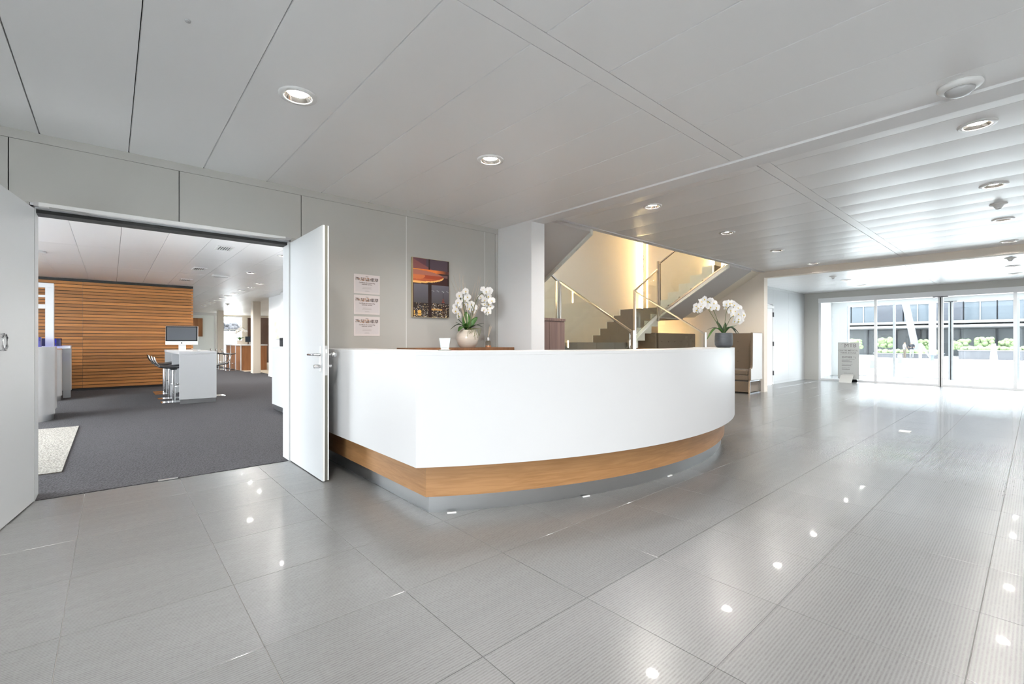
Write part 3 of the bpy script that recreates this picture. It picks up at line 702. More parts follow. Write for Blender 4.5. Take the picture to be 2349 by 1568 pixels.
for sg in (-1, 1):
    for k in range(5):
        xa = XC + sg * (SX - (4 - k) * GO); xb = xa + sg * (GO + .015) if k < 4 else XW(sg)
        slabs(min(xa, xb), max(xa, xb), YI + .03, 6.715, ZLA + k * RI, ZLA + (k + 1) * RI, 'y', 2)
    # upper flight, rising towards the lobby
    zt = ZLA + 5 * RI
    for k in range(7):
        ya = YI + .02 - k * GO
        if ya - GO < 4.17: break
        x0, x1 = XC + sg * (SX + .03), XW(sg) - sg * .004
        slabs(min(x0, x1), max(x0, x1), ya - GO, ya, zt + k * RI, zt + (k + 1) * RI, 'x', 2)
    # stringers and soffits
    xs = XC + sg * SX
    sl = .61
    ytop = 4.165
    def zs(y): return 1.79 + sl * (5.61 - y)
    ysf = 4.094
    pr = [(YI, zs(YI) - .085), (YI, zs(YI)), (ysf, min(2.714, zs(ysf))), (ysf, zs(ysf) - .085)]
    MB().prism(pr, 'x', min(xs, xs + sg * .05), max(xs, xs + sg * .05)).build('stringer', 'skirt', st, fix=True)
    xw = XW(sg)
    so = [(YI, 1.70), (YI, 1.735), (ysf + .07, 1.735 + sl * (YI - ysf - .07)), (ysf, 2.714), (ysf, 1.70 + sl * (YI - ysf))]
    MB().prism(so, 'x', min(xs + sg * .052, xw), max(xs + sg * .052, xw)).build('soffit', 'soffit_grey', st, fix=True)
    MB().box(min(xs + sg * .003, xw), max(xs + sg * .003, xw), YI + .001, 6.715, 1.67, 1.735).build('landing_soffit', 'soffit_grey', st)
    if sg > 0:
        # side wall of the upper flight, following its slope
        MB().prism([(ytop, 1.75 + sl * (YI - ytop)), (YI, 1.75), (6.715, 1.75), (6.715, 4.595), (ytop, 4.595)], 'x', 10.505, XB2 - .003).build('flight_wall', 'stair_wall', st, fix=True)
    sd = [(YI - .03 - .0, 0)]
    # side flight stringer: under the treads, in the inner plane
    x_lo = XC + sg * (SX - 4 * GO - .1); z_lo = ZLA - .10
    pr2 = [(x_lo, z_lo), (xs, 1.70), (xs, 1.80), (x_lo, z_lo + .13)] if sg > 0 else [(x_lo, z_lo), (x_lo, z_lo + .13), (xs, 1.80), (xs, 1.70)]
    MB().prism(pr2, 'y', YI - .012, YI + .028).build('side_stringer', 'rail_metal', st, fix=True)
    pr3 = [(x_lo, z_lo - .02), (xs, 1.68), (xs, 1.70), (x_lo, z_lo)]
    MB().prism(pr3, 'y', YI + .029, 6.712).build('side_soffit', 'soffit_grey', st, fix=True)
    # pale cheeks that close the open ends of the steps
    xc0, xc1 = sorted((XC + sg * (SX + .006), XC + sg * (SX + .028)))
    for k in range(7):
        ya = YI + .02 - k * GO
        if ya - GO < 4.17: break
        MB().box(xc0, xc1, ya - GO, ya, max(zt + k * RI - .12, 1.74), zt + (k + 1) * RI).build('cheek', 'skirt', st)
    for k in range(5):
        xa = XC + sg * (SX - (4 - k) * GO); x2 = xa + sg * GO if k < 4 else XC + sg * (SX + .004)
        if abs(x2 - xa) > .01: MB().box(min(xa, x2), max(xa, x2), YI + .004, YI + .028, ZLA + k * RI - .12, ZLA + (k + 1) * RI).build('cheek', 'skirt', st)
    for k in range(5):
        xa = XC + sg * (SX - (4 - k) * GO)
        x2 = xa + sg * GO
        MB().box(min(xa - sg * .012, x2), max(xa - sg * .012, x2), 6.704, 6.7185, ZLA + k * RI, ZLA + (k + 1) * RI + .012).build('skirting', 'skirt', st)
    # balustrades
    xr = XC + sg * HW
    def zr(y): return 1.315 + .61 * (y - 4.14)
    yb, yt = 4.13, 5.60
    MB().prism([(yb + .03, zr(yb) - 1.0 if False else .165), (yt, 1.12 + .02), (yt, zr(yt) - .012), (yb + .03, zr(yb + .03) - .012)], 'x', xr - .006, xr + .006).build('glass_panel', 'rail_glass', st, fix=True)
    MB().prism([(yb, zr(yb) - .03), (yt + .02, zr(yt + .02) - .03), (yt + .02, zr(yt + .02)), (yb, zr(yb))], 'x', xr - .02, xr + .02).build('handrail', 'satin_metal', st, fix=True)
    MB().box(xr - .025, xr + .025, yb - .045, yb - .002, 0.0, zr(yb)).build('post', 'satin_metal', st)
    MB().box(xr - .022, xr + .022, yt + .02, yt + .06, ZLA - RI, zr(yt) + .02).build('post', 'rail_metal', st)
    # balustrade of the side flight
    xa, xb = XC + sg * (HW + .04), XC + sg * (SX - .03)
    za, zb = 2.24, 2.24 + .61 * abs(xb - xa)
    yq = YI - .02
    poly = [(xa, ZLA + .02), (xb, 1.80), (xb, zb - .012), (xa, za - .012)]
    MB().prism(poly, 'y', yq - .006, yq + .006).build('glass_panel', 'rail_glass', st, fix=True)
    MB().prism([(xa, za - .03), (xb, zb - .03), (xb, zb), (xa, za)], 'y', yq - .018, yq + .018).build('handrail', 'satin_metal', st, fix=True)
    MB().box(xa - .022, xa + .022, yq - .02, yq + .02, ZLA - RI, za + .005).build('post', 'satin_metal', st)
    MB().box(xb - .02, xb + .02, yq - .02, yq + .02, 1.60, zb + .16).build('post', 'rail_metal', st)
    # balustrade of the upper flight
    def zu(y): return zs(y) + 1.13
    MB().box(xs - .022, xs + .022, YI - .06, YI - .02, 1.72, zu(YI - .04)).build('post', 'rail_metal', st)
    MB().prism([(YI - .06, zs(YI - .06) + .012), (YI - .06, zu(YI - .06)), (ytop, zu(ytop)), (ytop, zs(ytop) + .012)], 'x', xs - .006, xs + .006).build('glass_panel', 'rail_glass', st, fix=True)
    MB().prism([(YI - .06, zs(YI) - .0), (YI - .06, zs(YI - .06) + .03), (ytop, zs(ytop) + .03), (ytop, zs(ytop) - .0)], 'x', min(xs - sg * .001, xs - sg * .016), max(xs - sg * .001, xs - sg * .016)).build('glass_channel', 'rail_metal', st, fix=True)
    MB().prism([(YI - .06, zu(YI - .06)), (YI - .06, zu(YI - .06) + .03), (ytop, zu(ytop) + .03), (ytop, zu(ytop))], 'x', xs - .018, xs + .018).build('handrail', 'rail_metal', st, fix=True)

# light fins on the stairwell walls
def fin(label, x, y, z0, z1, axis, sg=1):
    t = thing('light_fin', (x, y, z0), label, 'wall light', 'lit fins in the stairwell')
    w, d = .075, .05
    if axis == 'y':      # on the back wall
        MB().box(x - w, x + w, y - d, y - d + .012, z0, z1).build('cover', 'stair_wall', t)
        MB().box(x - .045, x + .045, y - d + .013, y - .0005, z0, z1).build('spine', 'stair_wall', t)
        for q in (-1, 1): MB().box(x + q * .0475 - .002, x + q * .0475 + .002, y - d + .014, y - .004, z0, z1).build('led_strip', 'warm_led', t)
    else:
        MB().box(min(x - sg * d, x - sg * (d - .012)), max(x - sg * d, x - sg * (d - .012)), y - w, y + w, z0, z1).build('cover', 'stair_wall', t)
        MB().box(min(x - sg * (d - .013), x - sg * .0005), max(x - sg * (d - .013), x - sg * .0005), y - .045, y + .045, z0, z1).build('spine', 'stair_wall', t)
        for q in (-1, 1): MB().box(min(x - sg * (d - .014), x - sg * .004), max(x - sg * (d - .014), x - sg * .004), y + q * .0475 - .002, y + q * .0475 + .002, z0, z1).build('led_strip', 'warm_led', t)
    return t
fin('tall warm-lit fin on the cream back wall of the stairwell above the right landing', 10.40, 6.72, 1.96, 4.4, 'y')
fin('tall warm-lit fin on the cream back wall of the stairwell above the left landing', 4.45, 6.72, 1.96, 4.4, 'y')
fin('warm-lit fin on the right stairwell wall above the stepped skirting', 10.5, 4.80, 2.7, 4.4, 'x', 1)
fin('warm-lit fin on the left stairwell wall above the stepped skirting', 4.085, 5.3, 2.75, 4.4, 'x', -1)
fin('short warm-lit fin under the right landing behind the high-back sofa', 9.62, 6.72, .02, 1.66, 'y')
fin('short warm-lit fin under the left landing', 4.6, 6.72, .02, 1.66, 'y')

# ------------------------------------------------------------------ high-back sofas in the nook
def sofa(label, base, rot, length, near_wing=True, far_wing=True):
    """local: seat faces -X, back at x=0, runs along +Y from 0 to length"""
    t = thing('high_back_sofa', base, label, 'sofa', 'high-back sofas in the stair nook'); t.rotation_euler = (0, 0, rot)
    o = Vector(base); T = lambda mb: mb
    def B(mb, name, m, **k):
        s_ = MB(); s_.v = [tuple(Vector(v) + o) for v in mb.v]; s_.f = mb.f; s_.mi = mb.mi
        return s_.build(name, m, t, **k)
    B(MB().box(-.14, -.02, .06, length - .06, .29, 1.335), 'backrest', 'taupe_fabric', bevel=.02)
    n = max(2, round(length / .32))
    for i in range(n):
        for z in (.68, .92, 1.14):
            b_ = MB().ball((-.142, .06 + (length - .12) * (i + .5) / n, z), .014, 8, 6, (.5, 1, 1)); B(b_, 'button', 'taupe_button', smooth=True)
    B(MB().box(-.62, -.145, .065, length - .065, .29, .395), 'seat_base', 'taupe_fabric', bevel=.012)
    B(MB().box(-.605, -.15, .08, length - .08, .397, .52), 'seat_cushion', 'taupe_fabric', bevel=.03)
    wing = [(-.65, .29), (-.01, .29), (-.01, 1.337), (-.535, 1.337), (-.545, .62), (-.565, .565), (-.65, .55)]
    for yy, on, q in ((0.0, near_wing, 1), (length - .055, far_wing, -1)):
        if on:
            B(MB().prism(wing, 'y', yy + (.006 if q > 0 else 0), yy + .055 - (0 if q > 0 else .006)), 'wing', 'taupe_fabric', bevel=.012, fix=True)
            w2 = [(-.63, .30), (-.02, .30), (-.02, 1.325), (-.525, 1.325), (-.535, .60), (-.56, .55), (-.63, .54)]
            B(MB().prism(w2, 'y', yy if q > 0 else yy + .049, yy + .006 if q > 0 else yy + .055), 'daylit_wing_face', 'daylit_fabric', fix=True)  # pale overlay paints the light falling on the taupe wing
    for yy in (.02, length - .05):
        B(MB().box(-.645, -.62, yy, yy + .03, 0, .289).box(-.06, -.035, yy, yy + .03, 0, .289).box(-.62, -.06, yy, yy + .03, .262, .289).box(-.62, -.06, yy, yy + .03, 0, .022), 'leg_frame', 'chrome')
    B(MB().box(-.60, -.08, .06, length - .06, .03, .262), 'skirt_panel', 'taupe_fabric')
    return t
sofa('taupe high-back sofa with daylight painted pale on its wing against the beige wall', (11.085, 4.075, 0), 0, .97, True, False)
s2 = sofa('taupe tufted high-back sofa under the stair landing behind the glass balustrade', (11.0, 5.72, 0), math.pi / 2, 1.82, False, False)
rp = MB().box(-.14, .43, 1.825, 1.885, .05, 1.337); rp.v = [tuple(Vector(v) + Vector((11.0, 5.72, 0))) for v in rp.v]
rp.build('return_panel', 'taupe_fabric', s2, bevel=.012)

# ------------------------------------------------------------------ downlights and ceiling devices
def mk_downlight(lens):
    t = link('downlight', None)
    MB().lathe([(.0665, .0005), (.080, -.012), (.105, -.010), (.108, -.002), (.108, 0)], seg=32, close=False).build('trim_ring', 'plastic_white', t, smooth=True)
    MB().lathe([(.0795, -.0112), (.066, .0), (.056, .016)], seg=32, close=False).build('reflector', 'reflector', t, smooth=True)
    MB().lathe([(.0, .0155), (.0562, .0155)], seg=32, close=False).build('lens', lens, t)
    MB().lathe([(.068, .001), (.060, .025), (.001, .026)], seg=24, close=False).build('can', 'plastic_white', t, smooth=True)
    return t
DL = []
def downlights(spots, z, label, group, lens):
    p = mk_downlight(lens)
    for i, (x, y) in enumerate(spots):
        o = p if i == 0 else copy_tree(p)
        o.location = (x, y, z); tag(o, label[i] if isinstance(label, list) else label, 'downlight', group)
downlights(SPOT1, ZC1 - .0005, ['round white downlight over the left half of the lobby floor by the left door leaf', 'lit round downlight above the floor in front of the double door', 'lit round downlight above the corner of the white counter'] + ['round downlight in the flat ceiling behind the line of the motion sensor'] * 6, 'downlights of the near ceiling', 'lamp_warm')
downlights(SPOT2, ZC2 - .0042, ['round downlight, %s from the first beam in the row beside the staircase' % n for n in ('first', 'second', 'third', 'fourth')] + ['round downlight, %s from the first beam in the row with the smoke detector' % n for n in ('first', 'second', 'third', 'fourth')] + ['round downlight in the glossy ceiling row along the front wall'] * 4, 'downlights of the middle ceiling', 'lamp_warm')
downlights(SPOT3, ZC3 - .0042, ['round downlight near the sign board side of the entrance ceiling, closer to the second beam', 'round downlight near the sign board side of the entrance ceiling, closer to the glass', 'round downlight on the door-mullion side of the entrance ceiling, closer to the second beam', 'round downlight on the door-mullion side of the entrance ceiling, closer to the glass'], 'downlights of the entrance ceiling', 'lamp_cool')
downlights(SPOT4, ZL - .002, ['round lounge downlight right beside the open door leaf', 'round lounge downlight between the door leaf and the emergency lamp'] + ['round downlight, %s along the long lounge row towards the far window' % n for n in ('first', 'second', 'third', 'fourth', 'fifth', 'sixth', 'seventh', 'eighth', 'ninth', 'tenth')] + ['round downlight above the white workstation pods'] * 2, 'downlights of the lounge ceiling', 'lamp_cool')
downlights([(5.6, 5.9), (7.235, 5.6), (8.9, 5.9), (9.9, 4.9)], 4.6, 'added unseen downlight brightening the stairwell from its high ceiling', 'added fill lights of the stairwell', 'amber_fill')  # unseen lamps, added to brighten the cream stair walls
def sensor(label, x, y, z, dome, cat):
    t = thing('ceiling_sensor', (x, y, z), label, cat)
    if dome == 'big':
        MB().lathe([(.001, 0), (.098, 0), (.1, -.012), (.088, -.024), (.07, -.028)], (x, y, z), 28).build('base', 'plastic_white', t, smooth=True)
        MB().lathe([(.066, -.028), (.062, -.042), (.045, -.058), (.02, -.066), (.001, -.067)], (x, y, z), 24).build('lens', 'plastic_grey', t, smooth=True)
    else:
        MB().lathe([(.001, 0), (.075, 0), (.075, -.01), (.045, -.02), (.03, -.045), (.02, -.055), (.001, -.057)], (x, y, z), 24).build('base', 'plastic_white', t, smooth=True)
        MB().lathe([(.024, -.048), (.024, -.058), (.001, -.062)], (x, y, z), 16).build('sensor_head', 'plastic_grey', t, smooth=True)
sensor('white dome motion sensor beside the beam on the near ceiling', 3.69, .292, ZC1, 'big', 'motion sensor')
sensor('small white smoke detector among the downlights between the beams', 7.66, .288, ZC2 - .0045, 's', 'smoke detector')
sensor('small white smoke detector on the entrance ceiling in line with the right downlights', 11.75, .30, ZC3 - .0045, 's', 'smoke detector')
sensor('small white smoke detector on the entrance ceiling in line with the left downlights', 12.1, 2.98, ZC3 - .0045, 's', 'smoke detector')
sensor('small white smoke detector on the lounge ceiling near the far columns', 3.35, 20.3, ZL - .002, 's', 'smoke detector')
tag(MB().lathe([(.001, 0), (.013, 0), (.011, -.006), (.001, -.008)], (.268, 2.579, ZC1), 12).build('sprinkler_head', 'plastic_grey', origin=(.268, 2.579, ZC1)), 'tiny grey sprinkler dot on the ceiling panel left of the first downlight', 'sprinkler')
for i, (x, y) in enumerate(((1.325, 8.30), (1.325, 10.95), (1.325, 13.14))):
    t = thing('air_vent', (x, y, ZL), ['largest of three louvred air vents in the lounge ceiling, nearest the door', 'middle of three louvred air vents in the lounge ceiling', 'farthest of three louvred air vents, close to the slatted wall'][i], 'air vent', 'lounge air vents')
    MB().box(x - .10, x + .10, y - .18, y + .18, ZL - .006, ZL - .003).build('backing', 'vent_dark', t)
    MB().box(x - .11, x - .09, y - .19, y + .19, ZL - .016, ZL - .003).box(x + .09, x + .11, y - .19, y + .19, ZL - .016, ZL - .003).box(x - .09, x + .09, y - .19, y - .17, ZL - .016, ZL - .003).box(x - .09, x + .09, y + .17, y + .19, ZL - .016, ZL - .003).build('frame', 'plastic_white', t)
    for k in range(6): MB().box(x - .078 + k * .0312 - .006, x - .078 + k * .0312 + .006, y - .17, y + .17, ZL - .013, ZL - .0065).build('slat', 'plastic_white', t)
t = thing('exit_lamp', (1.82, 11.8, ZL), 'flat white emergency lamp on the lounge ceiling between two air vents', 'emergency lamp')
MB().box(1.66, 1.98, 11.72, 11.88, ZL - .035, ZL - .003).build('body', 'plastic_white', t, bevel=.006)
MB().box(1.69, 1.95, 11.74, 11.86, ZL - .042, ZL - .0355).build('diffuser', 'plastic_grey', t)
# ------------------------------------------------------------------ prints and lettering
def colour_grid(name, m, parent, org, U, V, nu, nv, fn):
    """flat print: a grid of coloured cells on a plane; fn(u, v) -> rgb with v up"""
    off = world_loc(parent); org, U, V = Vector(org) - off, Vector(U), Vector(V)
    vs = [tuple(org + U * (i / nu) + V * (j / nv)) for j in range(nv + 1) for i in range(nu + 1)]
    fs = [(j * (nu + 1) + i, j * (nu + 1) + i + 1, (j + 1) * (nu + 1) + i + 1, (j + 1) * (nu + 1) + i) for j in range(nv) for i in range(nu)]
    me = bpy.data.meshes.new(name); me.from_pydata(vs, [], fs); me.materials.append(MT[m])
    at = me.color_attributes.new('print', 'FLOAT_COLOR', 'CORNER'); buf = []
    for j in range(nv):
        for i in range(nu):
            c = fn((i + .5) / nu, (j + .5) / nv); buf += [c[0], c[1], c[2], 1.0] * 4
    at.data.foreach_set('color', buf); me.update()
    return link(name, me, parent)
def text(name, s, size, m, parent, origin, U, N, align='CENTER', ext=.0004, spacing=1.0, bold=0.0):
    """lettering on a plane: U = reading direction, N = facing direction"""
    cu = bpy.data.curves.new('lettering', 'FONT'); cu.body = s; cu.size = size; cu.align_x = align; cu.extrude = ext; cu.space_character = spacing; cu.offset = bold
    cu.resolution_u = 2
    tmp = bpy.data.objects.new('lettering', cu); COL.objects.link(tmp)
    bpy.context.view_layer.update()
    me = bpy.data.meshes.new_from_object(tmp.evaluated_get(bpy.context.evaluated_depsgraph_get()))
    bpy.data.objects.remove(tmp); bpy.data.curves.remove(cu)
    U, N = Vector(U).normalized(), Vector(N).normalized(); V = N.cross(U)
    off = Vector(origin) - world_loc(parent)
    M = Matrix(((U.x, V.x, N.x, off.x), (U.y, V.y, N.y, off.y), (U.z, V.z, N.z, off.z), (0, 0, 0, 1)))
    me.transform(M); me.materials.clear(); me.materials.append(MT[m])
    return link(name, me, parent)

# certificates on the wall
rng = random.Random(5)
FOC = ((.25, .22, .22), (.55, .5, .48), (.30, .20, .17), (.62, .58, .57), (.45, .25, .15), (.16, .13, .13))
for k, (zb, zt_, tint) in enumerate(((1.638, 1.842, 'upper'), (1.421, 1.625, 'middle'), (1.195, 1.399, 'lower'))):
    t = thing('certificate', (2.046, YW, zb), '%s of three white service certificates in a column on the taupe wall' % tint, 'certificate', 'certificates on the wall')
    x0, x1 = 1.903, 2.190; yf = YW - .004
    MB().box(x0, x1, yf, YW - .0005, zb, zt_).build('sheet', 'paper', t)
    mat('paper_inner_%d' % k, (.66, .615, .62), .6) if 'paper_inner_%d' % k not in MT else None
    MB().box(x0 + .018, x1 - .014, yf - .0005, yf - .0001, zb + .02, zt_ - .07).build('inner_field', 'paper_inner_%d' % k, t)
    for q in range(5):
        r2 = random.Random(100 + q)
        cells = [[r2.choice(FOC) for _ in range(4)] for _ in range(4)]
        a = x0 + .018 + q * .051
        colour_grid('photo', 'print_matt', t, (a, yf - .0008, zt_ - .068), (.046, 0, 0), (0, 0, .036), 8, 8, lambda u, v: [.55 * c1 + .45 * c2 for c1, c2 in zip(cells[int(v * 4)][int(u * 4)], cells[int(v * 3.9)][min(3, int(u * 4 + .5))])])
    xm = (x0 + x1) / 2
    text('logo', 'Regus', .013, 'ink', t, (xm, yf - .0006, zt_ - .024), (1, 0, 0), (0, -1, 0))
    text('heading', 'Certificate for outstanding\ncustomer service.', .0165, 'ink', t, (xm, yf - .0006, zt_ - .092), (1, 0, 0), (0, -1, 0), bold=.0003)
    for q, (dz, w) in enumerate(((.135, .10), (.145, .09), (.151, .11), (.172, .04), (.178, .055))):
        MB().box(xm - w / 2, xm + w / 2, yf - .0009, yf - .0006, zt_ - dz, zt_ - dz + .0022).build('small_print', 'ink_light', t)

# skyline photograph
pt = thing('skyline_picture', (2.815, YW, 1.415), 'framed night skyline photo with glowing orange lamp disc on the wall', 'picture')
MB().box(2.569, 3.062, YW - .030, YW - .0005, 1.415, 2.095).build('panel', 'gold_edge', pt)
rs = random.Random(11)
lights = [(rs.random(), rs.random() ** 1.4 * .30, rs.choice(((.95, .75, .4), (.9, .85, .8), (.6, .4, .25)))) for _ in range(420)]
lgrid = {}
for u, v, c in lights: lgrid[(int(u * 80), int(v * 110))] = c
def sky(u, v):
    i, j = int(u * 80), int(v * 110)
    dark = (.030, .016, .014)
    if .405 < u < .50 and v < .60: return dark
    if v < .56 and .02 < u < .99:
        if v < .24:
            tower = abs(u - .83) < .055
            c = lgrid.get((i, j))
            if v < .11 and u < .22 and not (.05 < u < .12) and v > .02 and not .05 < v < .06: return (.75, .42, .10)
            if c: return [x * .7 for x in c]
            if .12 < v < .15 and u > .5 and u < .8: return (.55, .30, .10)
            return (.035, .025, .022) if not tower else (.05, .03, .026)
        if abs(u - .83) < .05 * max(0, (.34 - v) / .10) + .004 and v < .42:
            return (.30, .08, .06) if .26 < v < .33 and (i + j) % 3 else (.03, .025, .03)
        if .445 < v < .47 and u > .5 and (i * 7 + j * 3) % 11 == 0: return (.8, .8, .8)
        t_ = (v - .24) / .32
        return [a * (1 - t_) + b * t_ for a, b in zip((.085, .075, .08), (.14, .13, .155))]
    # lamp disc
    ex, ey = (u + .02) / .86, (v - .69) / .115
    if ex * ex + ey * ey < 1 and v < .83:
        if v < .72:
            if v < .615 + .10 * (u / .85) ** 4 * .9: return (.95, .50, .16)
            e2 = ((u - .1) / .22) ** 2 + ((v - .70) / .06) ** 2
            if e2 < 1: return (.62, .17, .06)
            return (.36, .06, .025) if v > .66 else (.50, .11, .04)
        return (.42, .15, .10)
    if .765 < v < .82:
        t_ = min(1, max(0, (u - .62) / .3)); return [a * (1 - t_) + b * t_ for a, b in zip((.80, .20, .04) if u > .2 else (.85, .30, .04), (.10, .035, .03))]
    if .745 < v < .765: return dark
    if .415 < u < .455 or u > .96: return dark
    if v > .82:
        if v < .98 - .30 * u and u < .7: return (.22, .075, .07)
        return (.085, .055, .07) if u > .35 else (.12, .05, .06)
    if v > .70: return (.16, .08, .075)
    return (.055, .022, .02)
colour_grid('print', 'print_gloss', pt, (2.577, YW - .0305, 1.418), (.483, 0, 0), (0, 0, .674), 96, 132, sky)

# ------------------------------------------------------------------ orchids
def flower_mesh(seed, heart='petal_heart'):
    r = random.Random(seed); mb = MB()
    def petal(ang, ln, wd, cup):
        ca, sa = math.cos(ang), math.sin(ang); rows = []
        for i, (t, w) in enumerate(((.08, .22), (.35, .85), (.65, 1.0), (.9, .62), (1.0, .15))):
            row = []
            for q in (-1, 0, 1):
                a, b = ln * t, wd * w * q * .5; h = cup * (t * t) * .5 + .12 * ln * abs(q) * (1 - .4 * t) * .6
                row.append((ca * a - sa * b, sa * a + ca * b, h))
            rows.append(row)
        n = len(mb.v)
        for row in rows: mb.v += row
        for i in range(4):
            for q in range(2): mb.f.append((n + i * 3 + q, n + i * 3 + q + 1, n + (i + 1) * 3 + q + 1, n + (i + 1) * 3 + q)); mb.mi.append(0)
    for a in (90, 215, 325): petal(math.radians(a + r.uniform(-8, 8)), .044, .036, r.uniform(-.012, .008))
    for a in (20, 160): petal(math.radians(a + r.uniform(-6, 6)), .046, .052, r.uniform(-.006, .012))
    mb.cm = 1; mb.ball((0, -.004, .006), .0075, 6, 5, (1, 1.2, 1)); mb.cm = 0
    return mb.mesh('flower', ['petal', heart], smooth=True)
FLW = [flower_mesh(s) for s in range(4)]
def add_flower(parent, p, face, s, rnd):
    o = link('flower', FLW[rnd.randrange(4)], parent, p - world_loc(parent))
    z = (face + Vector((rnd.uniform(-.7, .7), rnd.uniform(-.7, .7), rnd.uniform(-.5, .3)))).normalized()
    o.rotation_euler = (z.to_track_quat('Z', 'Y').to_matrix().to_4x4() @ Matrix.Rotation(rnd.uniform(-.5, .5), 4, 'Z')).to_euler()
    o.scale = (s, s, s); return o
def leaf(parent, base, tip, width, lift, m, name='leaf'):
    base, tip = Vector(base), Vector(tip); d = tip - base; side = d.cross(Vector((0, 0, 1)))
    if side.length < .62 * d.length: side = RT.copy()
    side = side.normalized(); mb = MB(); n = 9
    nrm = side.cross(d).normalized()
    for i in range(n):
        t = i / (n - 1); c = base + d * t + Vector((0, 0, 1)) * lift * math.sin(math.pi * t) * (1 - .2 * t)
        w = width * (math.sin(math.pi * min(1, (t * .86 + .12))) ** .7) * .5
        mb.v += [tuple(c - side * w + nrm * w * .25), tuple(c), tuple(c + side * w + nrm * w * .25)]
        if i:
            for q in range(2): mb.f.append(((i - 1) * 3 + q, (i - 1) * 3 + q + 1, i * 3 + q + 1, i * 3 + q)); mb.mi.append(0)
    o = mb.build(name, m, parent, smooth=True); so = o.modifiers.new('thickness', 'SOLIDIFY'); so.thickness = .002; return o
def smooth_path(pts, n=5):
    out = []; P = [Vector(p) for p in pts]
    for i in range(len(P) - 1):
        p0, p1, p2, p3 = P[max(i - 1, 0)], P[i], P[i + 1], P[min(i + 2, len(P) - 1)]
        for k in range(n):
            t = k / n; out.append(.5 * ((2 * p1) + (p2 - p0) * t + (2 * p0 - 5 * p1 + 4 * p2 - p3) * t * t + (3 * p1 - p0 - 3 * p2 + p3) * t ** 3))
    out.append(P[-1]); return out

def px_at(ox, oy, sc, D):
    rnd = random.Random(9)
    def f(p, dz=0.0): return at_depth(ox + p[0] / sc, oy + p[1] / sc, D + dz)
    return f
# orchid in the cream pot, on the sideboard
q1 = px_at(1000, 620, 8.253, 5.40); r1 = random.Random(3)
base1 = q1((597, 1450)); base1.z = 1.0652
o1 = thing('potted_orchid', base1, 'white orchid with dry twigs in a round cream pot on the sideboard', 'potted plant')
bx, by = base1.x, base1.y
MB().lathe([(.001, 0), (.078, 0), (.088, .006), (.118, .05), (.132, .10), (.130, .145), (.112, .182), (.096, .196), (.098, .206), (.088, .206), (.084, .19), (.001, .185)], (bx, by, 1.0652), 36).build('pot', 'cream_pot', o1, smooth=True)
MB().lathe([(.083, .19), (.05, .205), (.001, .21)], (bx, by, 1.0652), 14, False).build('moss', 'soil', o1)
cc = Vector((bx, by, 1.268))
for tip, w, lift, m, dz in (((572, 785), .105, 0, 'leaf_green', .03), ((775, 880), .085, .02, 'leaf_green', .02), ((275, 1115), .055, .07, 'leaf_dark', 0), ((395, 890), .04, 0, 'leaf_dark', .03), ((378, 975), .035, .01, 'leaf_dark', 0), ((425, 1150), .085, .05, 'leaf_green', -.16), ((912, 1000), .04, .02, 'leaf_dark', .03), ((890, 1072), .055, .045, 'leaf_dark', -.05), ((500, 1030), .05, .05, 'leaf_green', -.12)):
    leaf(o1, cc, q1(tip, dz), w, lift, m)
for path in ([(610, 1050), (540, 780), (520, 560), (500, 480), (430, 640), (430, 900)], [(640, 1040), (665, 780), (690, 690), (640, 640), (560, 600)], [(650, 1040), (720, 700), (800, 500), (890, 430), (950, 480), (965, 640), (950, 850)]):
    MB().tube(smooth_path([cc] + [q1(p) for p in path]), .0042, 6).build('stem', 'stem_green', o1, smooth=True)
fl1 = [(560, 395), (505, 450), (445, 475), (520, 515), (470, 560), (560, 575), (600, 500), (425, 610), (385, 690), (455, 665), (375, 765), (430, 810), (440, 865), (540, 630), (610, 640), (675, 635), (640, 725), (720, 700), (700, 770),
       (895, 365), (1005, 385), (950, 400), (995, 490), (1055, 575), (920, 560), (985, 560), (920, 650), (1005, 640), (1035, 690), (910, 745), (985, 730), (955, 790), (1000, 795), (850, 505)]
for p in fl1: add_flower(o1, q1(p, r1.uniform(-.05, .05)), -FW, r1.uniform(.85, 1.1), r1)
for a, b in (((500, 700), (330, 95)), ((470, 640), (290, 200)), ((450, 600), (445, 50)), ((480, 700), (530, 80)), ((600, 720), (545, 235)), ((560, 900), (745, 230)), ((660, 900), (810, 100)), ((690, 900), (845, 120)), ((700, 900), (980, 185)), ((720, 880), (1030, 200)), ((520, 760), (500, 90)), ((600, 900), (430, 300))):
    MB().tube([cc, q1(a, .03), q1(((a[0] + b[0]) / 2 + 8, (a[1] + b[1]) / 2), .05), q1(b, .06)], .0028, 5, .0012).build('twig', 'reed', o1)
for k in range(9):
    u = 600 + k * 28; a = q1((u, 1095), -.14); b = q1((u + r1.uniform(-30, 30), 1180 + r1.uniform(0, 150)), -.145)
    MB().tube(smooth_path([cc, a, q1((u + 12, 1150), -.15), b], 4), .0025, 5).build('moss_strand', 'moss', o1)

